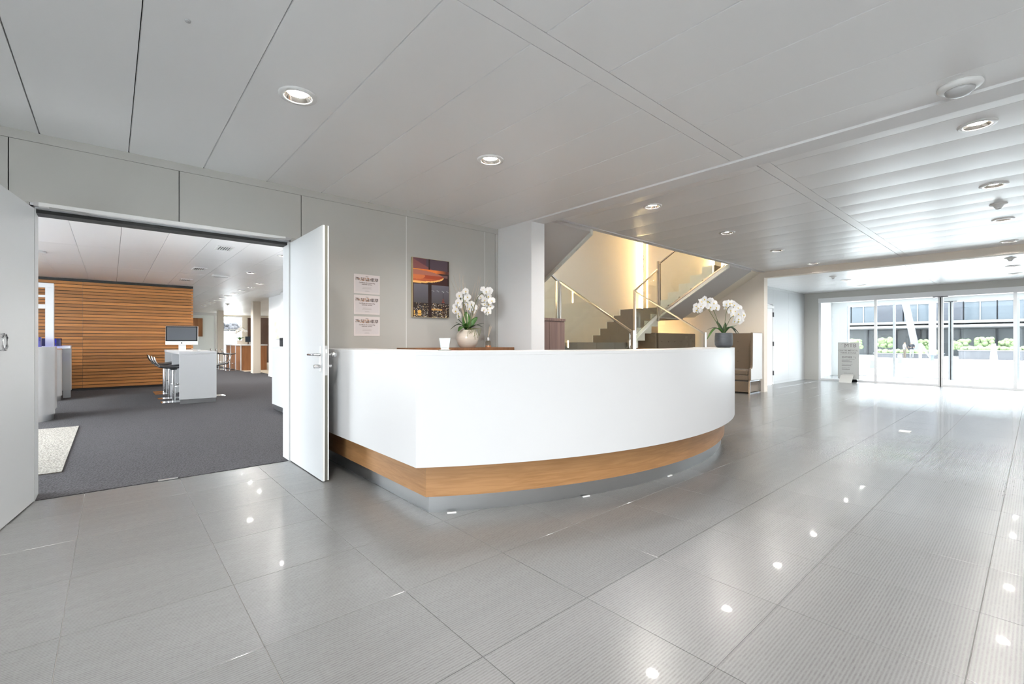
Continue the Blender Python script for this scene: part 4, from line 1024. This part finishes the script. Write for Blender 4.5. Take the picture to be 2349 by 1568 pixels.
# orchid in the charcoal pot, on the counter
q2 = px_at(1580, 660, 10.455, 5.12); r2_ = random.Random(4)
base2 = q2((838, 1425)); base2.z = 1.0682
o2 = thing('potted_orchid', base2, 'white orchid in a ribbed charcoal pot on the curved counter', 'potted plant')
bx, by = base2.x, base2.y
MB().lathe([(.001, 0), (.062, 0), (.078, .008), (.092, .03), (.0945, .07), (.092, .13), (.088, .162), (.082, .162), (.083, .145), (.001, .14)], (bx, by, 1.0682), 36).build('pot', 'charcoal_pot', o2, smooth=True, angle=60)
MB().lathe([(.082, .142), (.001, .15)], (bx, by, 1.0682), 14, False).build('soil', 'soil', o2)
cc = Vector((bx, by, 1.215))
for tip, w, lift, m, dz in (((452, 1000), .035, .05, 'leaf_dark', .02), ((440, 1225), .055, .10, 'leaf_green', -.04), ((672, 790), .04, 0, 'leaf_dark', .02), ((880, 830), .045, .0, 'leaf_dark', .03), ((1145, 905), .06, .03, 'leaf_green', .0), ((1205, 1095), .05, .08, 'leaf_dark', -.03), ((1095, 965), .045, .05, 'leaf_green', -.05), ((1150, 1100), .04, .09, 'leaf_dark', .04)):
    leaf(o2, cc, q2(tip, dz), w, lift, m)
for path in ([(720, 930), (600, 720), (450, 480)], [(745, 950), (660, 700), (570, 490), (480, 330), (330, 330), (220, 480), (230, 610)], [(860, 900), (890, 640), (950, 470), (1040, 390), (1110, 470), (1180, 640), (1180, 830)], [(900, 930), (990, 750), (1040, 690), (1120, 700)], [(950, 470), (985, 290)]):
    MB().tube(smooth_path(([cc] if path[0][1] > 800 else []) + [q2(p) for p in path]), .0032, 6).build('stem', 'stem_green', o2, smooth=True)
for p in ((172, 435), (232, 470), (290, 440), (330, 390), (295, 335), (370, 270), (390, 430), (262, 520), (182, 535), (455, 325), (530, 310), (600, 370), (520, 460), (660, 470), (345, 340),
          (900, 385), (975, 375), (1030, 372), (1090, 410), (890, 460), (1000, 540), (1180, 480), (1110, 555), (1195, 620), (1062, 650), (1310, 650), (1235, 580), (1130, 715), (1190, 745), (1090, 800), (1200, 805), (1240, 765)):
    add_flower(o2, q2(p, r2_.uniform(-.05, .05)), -FW, r2_.uniform(.85, 1.05), r2_)

# ------------------------------------------------------------------ award and scent bottle
aw = at_depth(1020.5, 800, 3.25); aw.z = 1.0682
ta = thing('glass_award', aw, 'small tapered glass award plaque standing on the white counter', 'award')
Ma = Matrix.Translation(aw) @ Matrix.Rotation(YAW - math.pi / 2 + .0, 4, 'Z')
def xm(mb, M):
    mb.v = [tuple(M @ Vector(v)) for v in mb.v]; return mb
xm(MB().box(-.044, .044, -.02, .02, 0, .009), Ma).build('base', 'award_glass', ta)
xm(MB().prism([(-.028, .009), (.028, .009), (.040, .090), (-.040, .090)], 'y', -.006, .006), Ma).build('plaque', 'award_glass', ta, fix=True)
U_ = (Ma.to_3x3() @ Vector((1, 0, 0))); N_ = (Ma.to_3x3() @ Vector((0, -1, 0)))
text('lettering', 'Regus', .014, 'plastic_white', ta, Ma @ Vector((0, -.0066, .072)), U_, N_)
for k, (z, w) in enumerate(((.056, .030), (.044, .034), (.030, .030))):
    xm(MB().box(-w / 2, w / 2, -.0072, -.0064, z, z + .0011), Ma).build('engraving', 'plastic_white', ta)
bt = Vector((3.52, 4.42, 1.0652)); bt = at_depth(1120, 797, 5.62); bt.z = 1.0652
tb = thing('scent_bottle', bt, 'small reed diffuser bottle with sticks beside the cream orchid pot', 'diffuser')
MB().lathe([(.001, 0), (.034, 0), (.036, .004), (.036, .065), (.028, .078), (.016, .082), (.001, .082)], bt, 20).build('bottle', 'bottle_glass', tb, smooth=True, angle=50)
MB().lathe([(.001, .002), (.033, .002), (.033, .022), (.001, .022)], bt, 20).build('oil', 'oil', tb)
MB().lathe([(.001, .083), (.019, .083), (.019, .118), (.001, .118)], bt, 20).build('cap', 'satin_metal', tb)
for k in range(5):
    MB().tube([bt + Vector((0, 0, .05)), bt + Vector((0, 0, .118)), bt + RT * (.012 + .008 * k) + Vector((0, 0, .25 + .012 * (k % 3)))], .0016, 5).build('reed', 'reed', tb)

# ------------------------------------------------------------------ medical centre sign
sg_ = thing('sign_board', (15.60, 3.49, 0), 'grey medical centre sign board on a folded metal stand before the glass', 'sign')
MB().box(15.63, 15.645, 3.241, 3.738, .085, 1.118).build('board', 'sign_face', sg_)
MB().prism([(15.36, 0), (15.375, 0), (15.60, .20), (15.585, .20)], 'y', 3.36, 3.66).build('stand', 'sign_stand', sg_, fix=True)
MB().prism([(15.90 - .04, 0), (15.875 - .04, 0), (15.655, .20), (15.67, .20)], 'y', 3.33, 3.60).build('stand', 'planter_grey', sg_, fix=True)
MB().box(15.58, 15.67, 3.36, 3.62, .2, .215).build('clip', 'sign_stand', sg_)
US, NS = (0, -1, 0), (-1, 0, 0)
def st_(s, size, z, y, align='CENTER', sp=1.0, bold=0): text('lettering', s, size, 'sign_ink', sg_, (15.629, y, z), US, NS, align, .0003, sp, bold)
st_('MTB', .145, .985, 3.445, sp=1.02)
arc = [(15.628, 3.60 + .062 * math.cos(a) * 1.0 - .0, 1.03 + .062 * math.sin(a)) for a in [math.radians(60 + 240 * i / 20 - 30) for i in range(21)]]
MB().tube(arc, .003, 5).build('logo_arc', 'sign_ink', sg_)
MB().box(15.628, 15.6295, 3.29, 3.69, .930, .932).box(15.628, 15.6295, 3.29, 3.69, .780, .782).build('rule', 'sign_ink', sg_)
st_('CENTRE MÉDICAL', .054, .870, 3.49, sp=1.05, bold=.0005); st_('TERRE-BONNE', .054, .805, 3.49, sp=1.05, bold=.0005)
st_('ENTRÉE', .068, .680, 3.64, 'LEFT', 1.0, .0012)
MB().box(15.628, 15.6295, 3.325, 3.332, .665, .715).box(15.628, 15.6295, 3.332, 3.36, .708, .715).prism([(3.36, .70), (3.38, .7115), (3.36, .723)], 'x', 15.628, 15.6295).build('arrow', 'sign_ink', sg_, fix=True)
for s_, z in (('Médecins généralistes FMH', .63), ('Médecin pédiatre FMH', .498), ('Cardiologue FMH', .395)): st_(s_, .027, z, 3.645, 'LEFT')
for w_, z in ((.19, .600), (.24, .568), (.22, .464), (.19, .357)):      # lines too small to read in the photograph
    MB().box(15.628, 15.6295, 3.645 - w_, 3.645, z, z + .010).build('small_print', 'sign_ink', sg_)
st_('www.cmtb.ch', .036, .245, 3.49, sp=1.1)
# ------------------------------------------------------------------ lounge: slatted timber wall
sw = thing('slatted_wall', (-.6, 14.6, 0), 'wall of horizontal orange-brown timber slats with dark joints in the lounge', 'timber wall')
MB().box(-3.9, 1.6, 14.645, 14.679, .0, ZL - .003).build('backing', 'gasket', sw)
NS_ = 33; z0, z1 = .055, 2.53; ph = (z1 - z0) / NS_
cache = {}
for k in range(NS_):
    for (xa, xb) in ((-3.9, -1.62), (-1.618, -.492), (-.488, 1.63)):
        key = round(xb - xa, 3)
        if key not in cache: cache[key] = MB().box(-key / 2, key / 2, -.022, .022, .006, ph - .006).mesh('slat', 'slat_wood')
        link('slat', cache[key], sw, (((xa + xb) / 2 + .6), .022, z0 + k * ph))
MB().box(-3.9, 1.63, 14.62, 14.644, 0, .055).build('skirting', 'gasket', sw)
MB().box(-3.9, 1.63, 14.61, 14.644, 2.53, ZL - .003).build('top_strip', 'gasket', sw)

# ------------------------------------------------------------------ white high table with computer and stools
ht = thing('high_table', (1.22, 10.2, 0), 'white waterfall high table with computer in front of the timber wall', 'table')
MB().box(.93, 1.51, 10.2, 13.2, .905, .955).build('top', 'counter_white', ht, bevel=.003)
MB().box(.935, 1.505, 10.203, 10.25, .085, .904).build('end_panel', 'counter_white', ht)
MB().box(.935, 1.505, 13.15, 13.197, .085, .904).build('end_panel', 'counter_white', ht)
MB().box(1.20, 1.25, 10.251, 13.149, .085, .904).build('spine_panel', 'counter_white', ht)
MB().box(.95, 1.49, 11.75, 11.80, .085, .904).build('end_panel', 'counter_white', ht)
MB().box(.945, 1.495, 10.21, 10.245, .004, .084).box(.945, 1.495, 13.155, 13.19, .004, .084).box(1.21, 1.24, 10.246, 13.15, .004, .084).build('plinth', 'steel', ht)
MB().box(.945, 1.50, 10.199, 10.2029, .895, .899).build('joint', 'alu_white', ht)

cp = thing('desktop_computer', (1.09, 11.15, .955), 'white all-in-one computer with black screen on the high table', 'computer')
Mc = Matrix.Translation((1.06, 11.15, .9552)) @ Matrix.Rotation(-.30, 4, 'Z')
Mt = Mc @ Matrix.Translation((0, 0, .12)) @ Matrix.Rotation(-.06, 4, 'X')
xm(MB().box(-.09, .09, -.09, .09, 0, .006), Mc).build('foot', 'satin_metal', cp)
xm(MB().prism([(.03, .006), (.05, .006), (.035, .18), (.028, .18)], 'x', -.06, .06), Mc).build('neck', 'plastic_white', cp, fix=True)
xm(MB().box(-.265, .265, -.012, .02, 0, .37), Mt).build('housing', 'plastic_white', cp, bevel=.004)
xm(MB().box(-.262, .262, -.0145, -.0125, .07, .367), Mt).build('bezel', 'screen_black', cp)
xm(MB().box(-.24, .24, -.0155, -.0148, .092, .345), Mt).build('screen', 'screen_grey', cp)
xm(MB().lathe([(.001, 0), (.012, 0)], (0, 0, 0), 12, False), Mt @ Matrix.Translation((0, -.0126, .035)) @ Matrix.Rotation(math.pi / 2, 4, 'X')).build('badge', 'screen_black', cp)
tag(xm(MB().box(-.2, .2, -.05, .05, 0, .012), Matrix.Translation((1.0, 10.85, .9552)) @ Matrix.Rotation(-.3, 4, 'Z')).build('keyboard', 'plastic_white'), 'slim white keyboard in front of the computer on the high table', 'keyboard')
tag(MB().ball((1.30, 10.78, .967), .035, 12, 8, (.9, 1.5, .4)).build('computer_mouse', 'plastic_white', smooth=True), 'white computer mouse beside the keyboard on the high table', 'mouse')

def make_stool():
    t = link('bar_stool', None)
    MB().box(-.19, .21, -.17, .17, .004, .012).build('base_plate', 'chrome', t)
    MB().tube([(0, 0, .012), (0, 0, .62)], .029, 14).build('column', 'chrome', t, smooth=True, angle=60)
    MB().lathe([(.001, .60), (.05, .61), (.06, .634), (.001, .635)], seg=14).build('seat_plate', 'stool_black', t)
    st = MB(); n = 10
    for i in range(n + 1):
        a = i / n; x = .17 - .40 * a; z = .665 + .02 * (2 * a - 1) ** 2 + (.05 * max(0, a - .75) * 4) ** 1.2 * .5
        st.v += [(x, -.18 + .02 * a, z), (x, 0, z - .012), (x, .18 - .02 * a, z)]
        if i:
            for q in range(2): st.f.append(((i - 1) * 3 + q, (i - 1) * 3 + q + 1, i * 3 + q + 1, i * 3 + q)); st.mi.append(0)
    s_ = st.build('seat', 'stool_black', t, smooth=True); so = s_.modifiers.new('thickness', 'SOLIDIFY'); so.thickness = .025
    MB().tube(smooth_path([(-.20, -.14, .67), (-.26, -.145, .74), (-.29, -.13, .83), (-.295, -.09, .855), (-.295, .09, .855), (-.29, .13, .83), (-.26, .145, .74), (-.20, .14, .67)], 4), .009, 8).build('back_loop', 'chrome', t, smooth=True)
    MB().tube(smooth_path([(.0, 0, .30), (.12, -.1, .28), (.17, 0, .28), (.12, .1, .28), (.0, 0, .30)], 4), .008, 6).build('foot_ring', 'chrome', t, smooth=True)
    return t
stool0 = make_stool()
SPOTS = [((.89, 10.67), 0, 'black bar stool with chrome loop back at the near end of the high table'),
         ((.89, 11.41), 0, 'black bar stool with chrome loop back, second from the near end of the high table'),
         ((.90, 12.49), 0, 'black bar stool with chrome loop back, third from the near end of the high table'),
         ((.905, 12.95), 0, 'black bar stool with chrome loop back at the far end of the high table'),
         ((1.62, 11.35), math.pi, 'black bar stool on the passage side of the high table'),
         ((3.55, 21.0), 0, 'black bar stool at the near end of the wood-fronted lounge bar'),
         ((3.5, 21.9), 0, 'black bar stool in the middle of the wood-fronted lounge bar'),
         ((3.45, 22.8), 0, 'black bar stool at the far end of the wood-fronted lounge bar')]
for i, ((x, y), rz, lab) in enumerate(SPOTS):
    o = stool0 if i == 0 else copy_tree(stool0)
    o.location = (x, y, 0); o.rotation_euler = (0, 0, rz); tag(o, lab, 'stool', 'bar stools in the lounge')

# ------------------------------------------------------------------ rounded white workstations
def pod(label, x, y, r, zt, xl=-2.6, foot=True):
    t = thing('workstation_pod', (x, y, 0), label, 'counter', 'white workstation pods')
    def cap(rr): return [(xl, y + rr)] + [(xl, y - rr)] + [(x + rr * math.cos(a), y + rr * math.sin(a)) for a in [math.radians(-90 + 180 * i / 20) for i in range(21)]]
    MB().prism(cap(r - .012), 'z', .004, .095).build('plinth', 'steel', t, smooth=True, angle=30, fix=True)
    MB().prism(cap(r), 'z', .096, zt).build('shell', 'counter_white', t, smooth=True, angle=30, fix=True)
    return t
def screen(label, x, y, r, z, h):
    pts = [(x + r * math.cos(a), y + r * math.sin(a)) for a in [math.radians(-80 + 160 * i / 16) for i in range(17)]]
    pts = [(x - .5, y - r)] + pts + [(x - .5, y + r)]
    inn = [(x + (r - .006) * math.cos(a), y + (r - .006) * math.sin(a)) for a in [math.radians(-80 + 160 * i / 16) for i in range(17)]]
    inn = [(x - .5, y - r + .006)] + inn + [(x - .5, y + r - .006)]
    return tag(MB().ring(pts, inn, z, z + h).build('privacy_screen', 'blue_acrylic', smooth=True, angle=40), label, 'screen', 'blue desk screens')
pod('white round-ended workstation pod with steel plinth beside the ivory carpet', -.87, 9.42, .26, 1.06)
screen('curved blue acrylic screen on the pod beside the ivory carpet', -.95, 9.45, .20, 1.0602, .14)
pod('white round-ended workstation pod behind the nearest one', -.97, 12.45, .26, .985)
screen('curved blue acrylic screen on the far workstation pod', -.90, 12.75, .17, 1.05, .15)
fr_ = thing('white_framed_desk', (-.66, 13.0, 0), 'white framed desk post with steel foot in front of the timber wall', 'desk')
MB().box(-.735, -.605, 12.9, 13.05, .15, 1.06).build('post', 'counter_white', fr_, bevel=.005)
MB().box(-.725, -.615, 12.91, 13.04, .004, .149).build('foot', 'steel', fr_)
MB().box(-2.4, -.605, 12.72, 13.05, 1.0, 1.049).build('top', 'counter_white', fr_)
MB().box(-2.4, -2.3, 12.75, 13.0, .004, .999).build('end_panel', 'counter_white', fr_)
sf = thing('open_shelf_unit', (-.95, 9.75, 1.0602), 'white open shelf frame rising above the workstation pods', 'shelf')
MB().box(-.735, -.645, 9.72, 9.84, 1.0602, 1.945).build('post', 'counter_white', sf)
MB().box(-1.9, -1.81, 9.72, 9.84, 1.0602, 1.945).build('post', 'counter_white', sf)
MB().box(-1.9, -.645, 9.72, 9.84, 1.946, 2.01).build('top_rail', 'counter_white', sf)
MB().box(-1.81, -.736, 9.73, 9.83, 1.80, 1.83).box(-1.81, -.736, 9.72, 9.84, 1.63, 1.69).build('shelf', 'counter_white', sf)
for o_ in (sf,):
    p2 = thing('shelf_support_pod', (-1.3, 9.9, 0), 'white low cabinet carrying the open shelf frame', 'cabinet')
    MB().box(-1.95, -.64, 9.70, 10.2, .1, 1.06).build('body', 'counter_white', p2)
    MB().box(-1.93, -.66, 9.72, 10.18, .004, .099).build('plinth', 'steel', p2)
tag(MB().ball((-.93, 9.78, 1.7425), .085, 10, 7, (1, .5, .6)).build('glass_ornament', 'facade_glass'), 'dark green glass ornament on the white shelf frame', 'ornament')
pl = thing('pendant_mount', (-.93, 10.6, ZL), 'flat white pendant disc with thin cord above the workstations', 'pendant')
MB().lathe([(.001, -.003), (.14, -.003), (.14, -.03), (.001, -.03)], (-.93, 10.6, ZL), 24).build('disc', 'plastic_white', pl)
MB().tube([(-.93, 10.6, ZL - .03), (-.93, 10.6, 2.05)], .004, 5).build('cord', 'plastic_white', pl)
MB().lathe([(.001, 0), (.03, 0), (.03, .03), (.001, .03)], (-.93, 10.6, 2.02), 12).build('gripper', 'plastic_white', pl)

# white tall unit beside the door, picture, far bar
wu = thing('white_tall_unit', (2.35, 8.0, 0), 'white tall unit beside the open door leaf in the lounge', 'cabinet')
MB().box(2.05, 2.75, 7.70, 8.5, .09, 1.03).build('body', 'counter_white', wu)
MB().box(2.04, 2.76, 7.69, 8.51, 1.031, 1.055).build('top', 'counter_white', wu)
MB().box(2.07, 2.73, 7.72, 8.48, .004, .089).build('plinth', 'steel', wu)
tag(MB().box(2.10, 2.24, 8.1, 8.25, 1.0552, 1.20).build('desk_organiser', 'planter_grey', bevel=.01), 'dark desk organiser on the white tall unit', 'organiser')
def grn(u, v):
    h = math.sin(u * 9 + v * 4) + math.sin(v * 13 - u * 5); 
    return (.55, .62, .42) if h > .6 else (.72, .68, .55) if h > -.4 else (.40, .50, .34)
gp = thing('green_picture', (3.92, 15.5, 1.2), 'pale green abstract canvas on the white lounge wall', 'picture')
MB().box(3.885, 3.919, 15.05, 15.83, 1.23, 1.76).build('canvas', 'paint_white', gp)
colour_grid('print', 'print_matt', gp, (3.884, 15.83, 1.23), (0, -.78, 0), (0, 0, .53), 24, 30, grn)
bar = thing('lounge_bar', (4.3, 20.6, 0), 'wood-fronted bar with white top beside the beige column', 'bar counter')
MB().box(3.87, 4.78, 20.62, 23.75, .004, .985).build('core', 'desk_wood', bar)
MB().box(3.84, 4.80, 20.59, 23.78, .986, 1.03).build('top', 'counter_white', bar)
for y in (20.62, 21.65, 22.7, 23.72): MB().box(3.845, 3.869, y - .03, y + .03, .004, .985).build('edge_post', 'counter_white', bar)
bo = Vector((4.15, 22.4, 1.0302)); bp_ = thing('potted_orchid', bo, 'small orchid in a beige square pot on the lounge bar', 'potted plant')
MB().prism([(4.06, 22.31), (4.24, 22.31), (4.24, 22.49), (4.06, 22.49)], 'z', 1.0302, 1.20).build('pot', 'cream_pot', bp_)
for a in range(7): leaf(bp_, bo + Vector((0, 0, .17)), bo + Vector((.22 * math.cos(a * .9), .22 * math.sin(a * .9), .30)), .06, .05, 'leaf_green')
MB().tube(smooth_path([bo + Vector((0, 0, .17)), bo + Vector((0, 0, .5)), bo + Vector((.08, -.1, .72)), bo + Vector((.2, -.2, .55))]), .006, 5).build('stem', 'stem_green', bp_)
MB().tube(smooth_path([bo + Vector((0, 0, .17)), bo + Vector((0, 0, .45)), bo + Vector((-.1, .1, .62)), bo + Vector((-.2, .2, .45))]), .006, 5).build('stem', 'stem_green', bp_)
rb = random.Random(2)
for k in range(9): add_flower(bp_, bo + Vector((.02 * k, -.025 * k, .72 - .02 * k)) + Vector((rb.uniform(-.04, .04), 0, rb.uniform(-.04, .04))), -FW, 1.4, rb)
for k in range(8): add_flower(bp_, bo + Vector((-.02 * k, .025 * k, .62 - .02 * k)) + Vector((rb.uniform(-.04, .04), 0, rb.uniform(-.04, .04))), -FW, 1.4, rb)
mo = thing('bar_monitor', (4.5, 22.0, 1.0302), 'small blue-grey monitor on the lounge bar', 'monitor')
MB().box(4.28, 4.62, 22.0, 22.02, 1.13, 1.36).build('panel', 'bollard_grey', mo); MB().box(4.42, 4.48, 22.0, 22.03, 1.036, 1.13).build('neck', 'plastic_grey', mo); MB().box(4.36, 4.54, 21.93, 22.1, 1.0302, 1.036).build('foot', 'plastic_grey', mo)
tag(MB().lathe([(.001, 0), (.035, 0), (.035, .3), (.02, .36), (.02, .42), (.001, .42)], (4.55, 21.2, 1.0302), 14).build('water_bottle', 'plastic_white', smooth=True, angle=50), 'tall white bottle on the lounge bar near the column', 'bottle')

# ------------------------------------------------------------------ outside the entrance
ZG = -.55
g = MB(); g.quad((18.95, -60, -.02), (26, -60, ZG), (26, 60, ZG), (18.95, 60, -.02)); g.quad((26, -60, ZG), (140, -60, ZG), (140, 60, ZG), (26, 60, ZG))
struct(g.build('floor_courtyard', 'court_paving'))
struct(MB().quad((-60, -60, -.3), (18.95, -60, -.3), (18.95, YF - .25, -.3), (-60, YF - .25, -.3)).quad((-60, YF - .25, -.3), (-4.3, YF - .25, -.3), (-4.3, 80, -.3), (-60, 80, -.3)).quad((-4.3, 28.8, -.3), (18.95, 28.8, -.3), (18.95, 80, -.3), (-4.3, 80, -.3)).build('floor_garden', 'court_paving'))

XF = 72.0
bd = thing('office_building', (XF, 8, ZG), 'dark grey office building with a glazed ground floor across the courtyard', 'building')
MB().box(XF + .5, XF + 14, -40, 40, 3.55, 16).build('upper_core', 'facade_dark', bd)
rf = random.Random(8)
y = 34.0; k = 0
while y > -34:
    w = 2.6
    isglass = (k % 5) in (1, 2, 4)
    o = MB().box(XF + (.12 if isglass else 0), XF + .49, y - w + .06, y - .06, 3.6, 7.4).build('window' if isglass else 'wall_panel', 'facade_glass' if isglass else 'facade_dark', bd)
    if isglass: MB().box(XF + .02, XF + .11, y - w / 2 - .04, y - w / 2 + .04, 3.6, 7.4).box(XF + .02, XF + .11, y - w + .06, y - .06, 5.6, 5.72).build('mullion', 'slab_white', o)
    y -= w; k += 1
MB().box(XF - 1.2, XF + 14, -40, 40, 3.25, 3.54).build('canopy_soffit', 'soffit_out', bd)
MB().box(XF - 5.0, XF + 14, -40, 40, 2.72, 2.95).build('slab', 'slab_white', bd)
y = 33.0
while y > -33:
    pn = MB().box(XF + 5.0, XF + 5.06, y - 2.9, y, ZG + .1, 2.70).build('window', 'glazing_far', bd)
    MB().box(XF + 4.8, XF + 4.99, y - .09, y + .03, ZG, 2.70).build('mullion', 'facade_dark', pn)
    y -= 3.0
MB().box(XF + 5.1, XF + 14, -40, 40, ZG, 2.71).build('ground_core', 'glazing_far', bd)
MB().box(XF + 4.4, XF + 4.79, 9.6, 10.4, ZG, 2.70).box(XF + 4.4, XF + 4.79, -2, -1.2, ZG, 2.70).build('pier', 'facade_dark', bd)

def outp(px, py_, z=ZG):     # base point on the courtyard ground
    r = ray(px, py_); k = (z - EYE) / r.z; p = Vector((0, 0, EYE)) + r * k; return p
def column(label, px, py_, top, r, lean):
    p = outp(px, py_); p.z = ZG
    t = thing('white_column', p, label, 'column')
    q = p + RT * lean; q.z = top
    MB().tube([(p.x, p.y, ZG + .5), q], r, 20).build('shaft', 'column_white', t, smooth=True, angle=60)
    MB().lathe([(.001, 0), (r * .6, 0), (r * .35, .25), (r * .5, .5), (.001, .5)], (p.x, p.y, ZG), 16).build('foot', 'bollard_grey', t)
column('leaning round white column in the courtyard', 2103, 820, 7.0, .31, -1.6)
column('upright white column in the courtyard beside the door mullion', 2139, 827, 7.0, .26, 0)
for i, (px, py_, lab) in enumerate(((2001.5, 843.5, 'grey bollard lamp nearest the entrance in the courtyard'), (2064.3, 832.8, 'grey bollard lamp farther out in the courtyard'))):
    p = outp(px, py_); p.z = ZG; t = thing('bollard_lamp', p, lab, 'bollard')
    MB().box(p.x - .13, p.x + .13, p.y - .13, p.y + .13, ZG, ZG + .50).build('body', 'bollard_grey', t)
    MB().box(p.x - .12, p.x + .12, p.y - .12, p.y + .12, ZG + .501, ZG + .70).build('lamp_head', 'slab_white', t)
# triangular white frame and post
p = outp(2125, 826.6); p.z = ZG; t = thing('bicycle_frame', p, 'white triangular steel frame standing beside the leaning column', 'frame')
a = p - RT * .55; b = p + RT * .6
MB().tube([a, a + UP * 1.55], .11, 8).build('upright', 'slab_white', t); MB().tube([a + UP * 1.55, b], .10, 8).build('brace', 'slab_white', t)
p = outp(2279.5, 830); p.z = ZG; t = thing('white_post', p, 'short white post in the paved courtyard before the hedge', 'post')
MB().tube([p, p + UP * 1.55], .26, 10, .13).build('shaft', 'slab_white', t)
# planters with hedges
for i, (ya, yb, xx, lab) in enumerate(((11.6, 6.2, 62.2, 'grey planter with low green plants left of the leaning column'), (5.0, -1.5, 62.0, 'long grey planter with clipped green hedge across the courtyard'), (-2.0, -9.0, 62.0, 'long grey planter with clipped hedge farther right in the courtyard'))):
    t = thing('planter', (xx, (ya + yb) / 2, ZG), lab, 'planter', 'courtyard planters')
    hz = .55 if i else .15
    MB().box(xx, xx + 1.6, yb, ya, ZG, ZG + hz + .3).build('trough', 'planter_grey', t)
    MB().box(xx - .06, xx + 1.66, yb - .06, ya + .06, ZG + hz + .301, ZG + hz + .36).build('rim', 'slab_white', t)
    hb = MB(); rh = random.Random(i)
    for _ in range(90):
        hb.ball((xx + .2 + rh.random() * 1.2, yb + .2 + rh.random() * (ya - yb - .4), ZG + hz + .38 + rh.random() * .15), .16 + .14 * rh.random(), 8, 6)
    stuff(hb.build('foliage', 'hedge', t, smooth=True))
for i, (px, d_, hgt) in enumerate(((2030, 62, 2.6), (2124, 62, 2.2), (2205, 63, 2.2), (2258, 63, 2.6), (2310, 62, 2.3), (1962, 66, 2.4))):
    d_ = (66.1 if i == 1 else 64.9) / ray(px, 800).x; c = at_depth(px, 800, d_); t = thing('courtyard_tree', (c.x, c.y, ZG), ['small green tree behind the low planter', 'small green tree between the two white columns', 'small round tree at the near end of the hedge', 'taller tree over the hedge', 'small tree over the farther hedge', 'small tree at the corner behind the sign'][i], 'tree', 'courtyard trees')
    MB().tube([(c.x, c.y, ZG), (c.x, c.y, ZG + hgt * .5)], .08, 6).build('trunk', 'planter_grey', t)
    tb_ = MB(); rt_ = random.Random(i + 40)
    for _ in range(60):
        tb_.ball((c.x + rt_.uniform(-.45, .45), c.y + rt_.uniform(-.55, .55), ZG + hgt * .62 + rt_.uniform(-.4, .4)), .12 + .16 * rt_.random(), 7, 5)
    tb_.build('crown', 'hedge', t, smooth=True)

# two people talking in the courtyard
def person(label, px, py_, mats, turn, pose):
    p = outp(px, py_); p.z = ZG
    S = 1.70
    J_ = {'pel': (0, 0, .93), 'spine': (0, .01, 1.12), 'chest': (0, .0, 1.32), 'neck': (0, 0, 1.46), 'head': (0, -.02, 1.56), 'crown': (0, -.02, 1.66)}
    E_ = [('pel', 'spine'), ('spine', 'chest'), ('chest', 'neck'), ('neck', 'head'), ('head', 'crown')]
    Rr = {'pel': .15, 'spine': .135, 'chest': .155, 'neck': .06, 'head': .095, 'crown': .07}
    for s_, n in ((-1, 'l'), (1, 'r')):
        J_['hip' + n] = (s_ * .10, 0, .88); J_['kn' + n] = (s_ * .11, -.02, .50); J_['an' + n] = (s_ * .11, .01, .08); J_['toe' + n] = (s_ * .12, -.15, .04)
        J_['sh' + n] = (s_ * .19, 0, 1.39); el, wr, hd = pose[n]; J_['el' + n] = el; J_['wr' + n] = wr; J_['hd' + n] = hd
        E_ += [('pel', 'hip' + n), ('hip' + n, 'kn' + n), ('kn' + n, 'an' + n), ('an' + n, 'toe' + n), ('chest', 'sh' + n), ('sh' + n, 'el' + n), ('el' + n, 'wr' + n), ('wr' + n, 'hd' + n)]
        Rr.update({'hip' + n: .10, 'kn' + n: .065, 'an' + n: .045, 'toe' + n: .04, 'sh' + n: .065, 'el' + n: .048, 'wr' + n: .034, 'hd' + n: .042})
    ks = list(J_); me = bpy.data.meshes.new('person')
    me.from_pydata([J_[k] for k in ks], [(ks.index(a), ks.index(b)) for a, b in E_], [])
    o = bpy.data.objects.new('person', me); COL.objects.link(o)
    o.modifiers.new('skin', 'SKIN'); o.modifiers.new('sub', 'SUBSURF').levels = 1
    for i, k in enumerate(ks): me.skin_vertices[0].data[i].radius = (Rr[k], Rr[k] * (.8 if k in ('pel', 'spine', 'chest') else 1)); me.skin_vertices[0].data[i].use_root = (k == 'pel')
    bpy.context.view_layer.update()
    m2 = bpy.data.meshes.new_from_object(o.evaluated_get(bpy.context.evaluated_depsgraph_get()))
    bpy.data.objects.remove(o); m2.materials.clear()
    for m in mats: m2.materials.append(MT[m])
    for f in m2.polygons:
        c = f.center; f.use_smooth = True
        arm = abs(c.x) > .22 or c.y < -.16 and c.z > .9
        f.material_index = 3 if c.z > 1.62 else 2 if c.z > 1.45 else (2 if arm and c.z < 1.2 else 0 if c.z > .95 else 1 if c.z > .1 else 3)
    b = link('person', m2, None, p); b.rotation_euler = (0, 0, turn); tag(b, label, 'person', 'people in the courtyard')
    return b
person('person in a white shirt and tan trousers standing in the courtyard', 2075, 821.5, ('shirt_white', 'trouser_tan', 'skin', 'hair_dark'), .6, {'l': ((-.27, .02, 1.12), (-.24, -.12, .95), (-.22, -.18, .90)), 'r': ((.27, .02, 1.12), (.22, -.18, 1.05), (.16, -.27, 1.06))})
person('person in a black top and white trousers looking at their hands in the courtyard', 2091, 821.8, ('shirt_black', 'trouser_white', 'skin', 'hair_dark'), -1.2, {'l': ((-.25, .02, 1.13), (-.12, -.22, 1.12), (-.06, -.28, 1.16)), 'r': ((.25, .02, 1.13), (.12, -.22, 1.12), (.06, -.28, 1.16))})
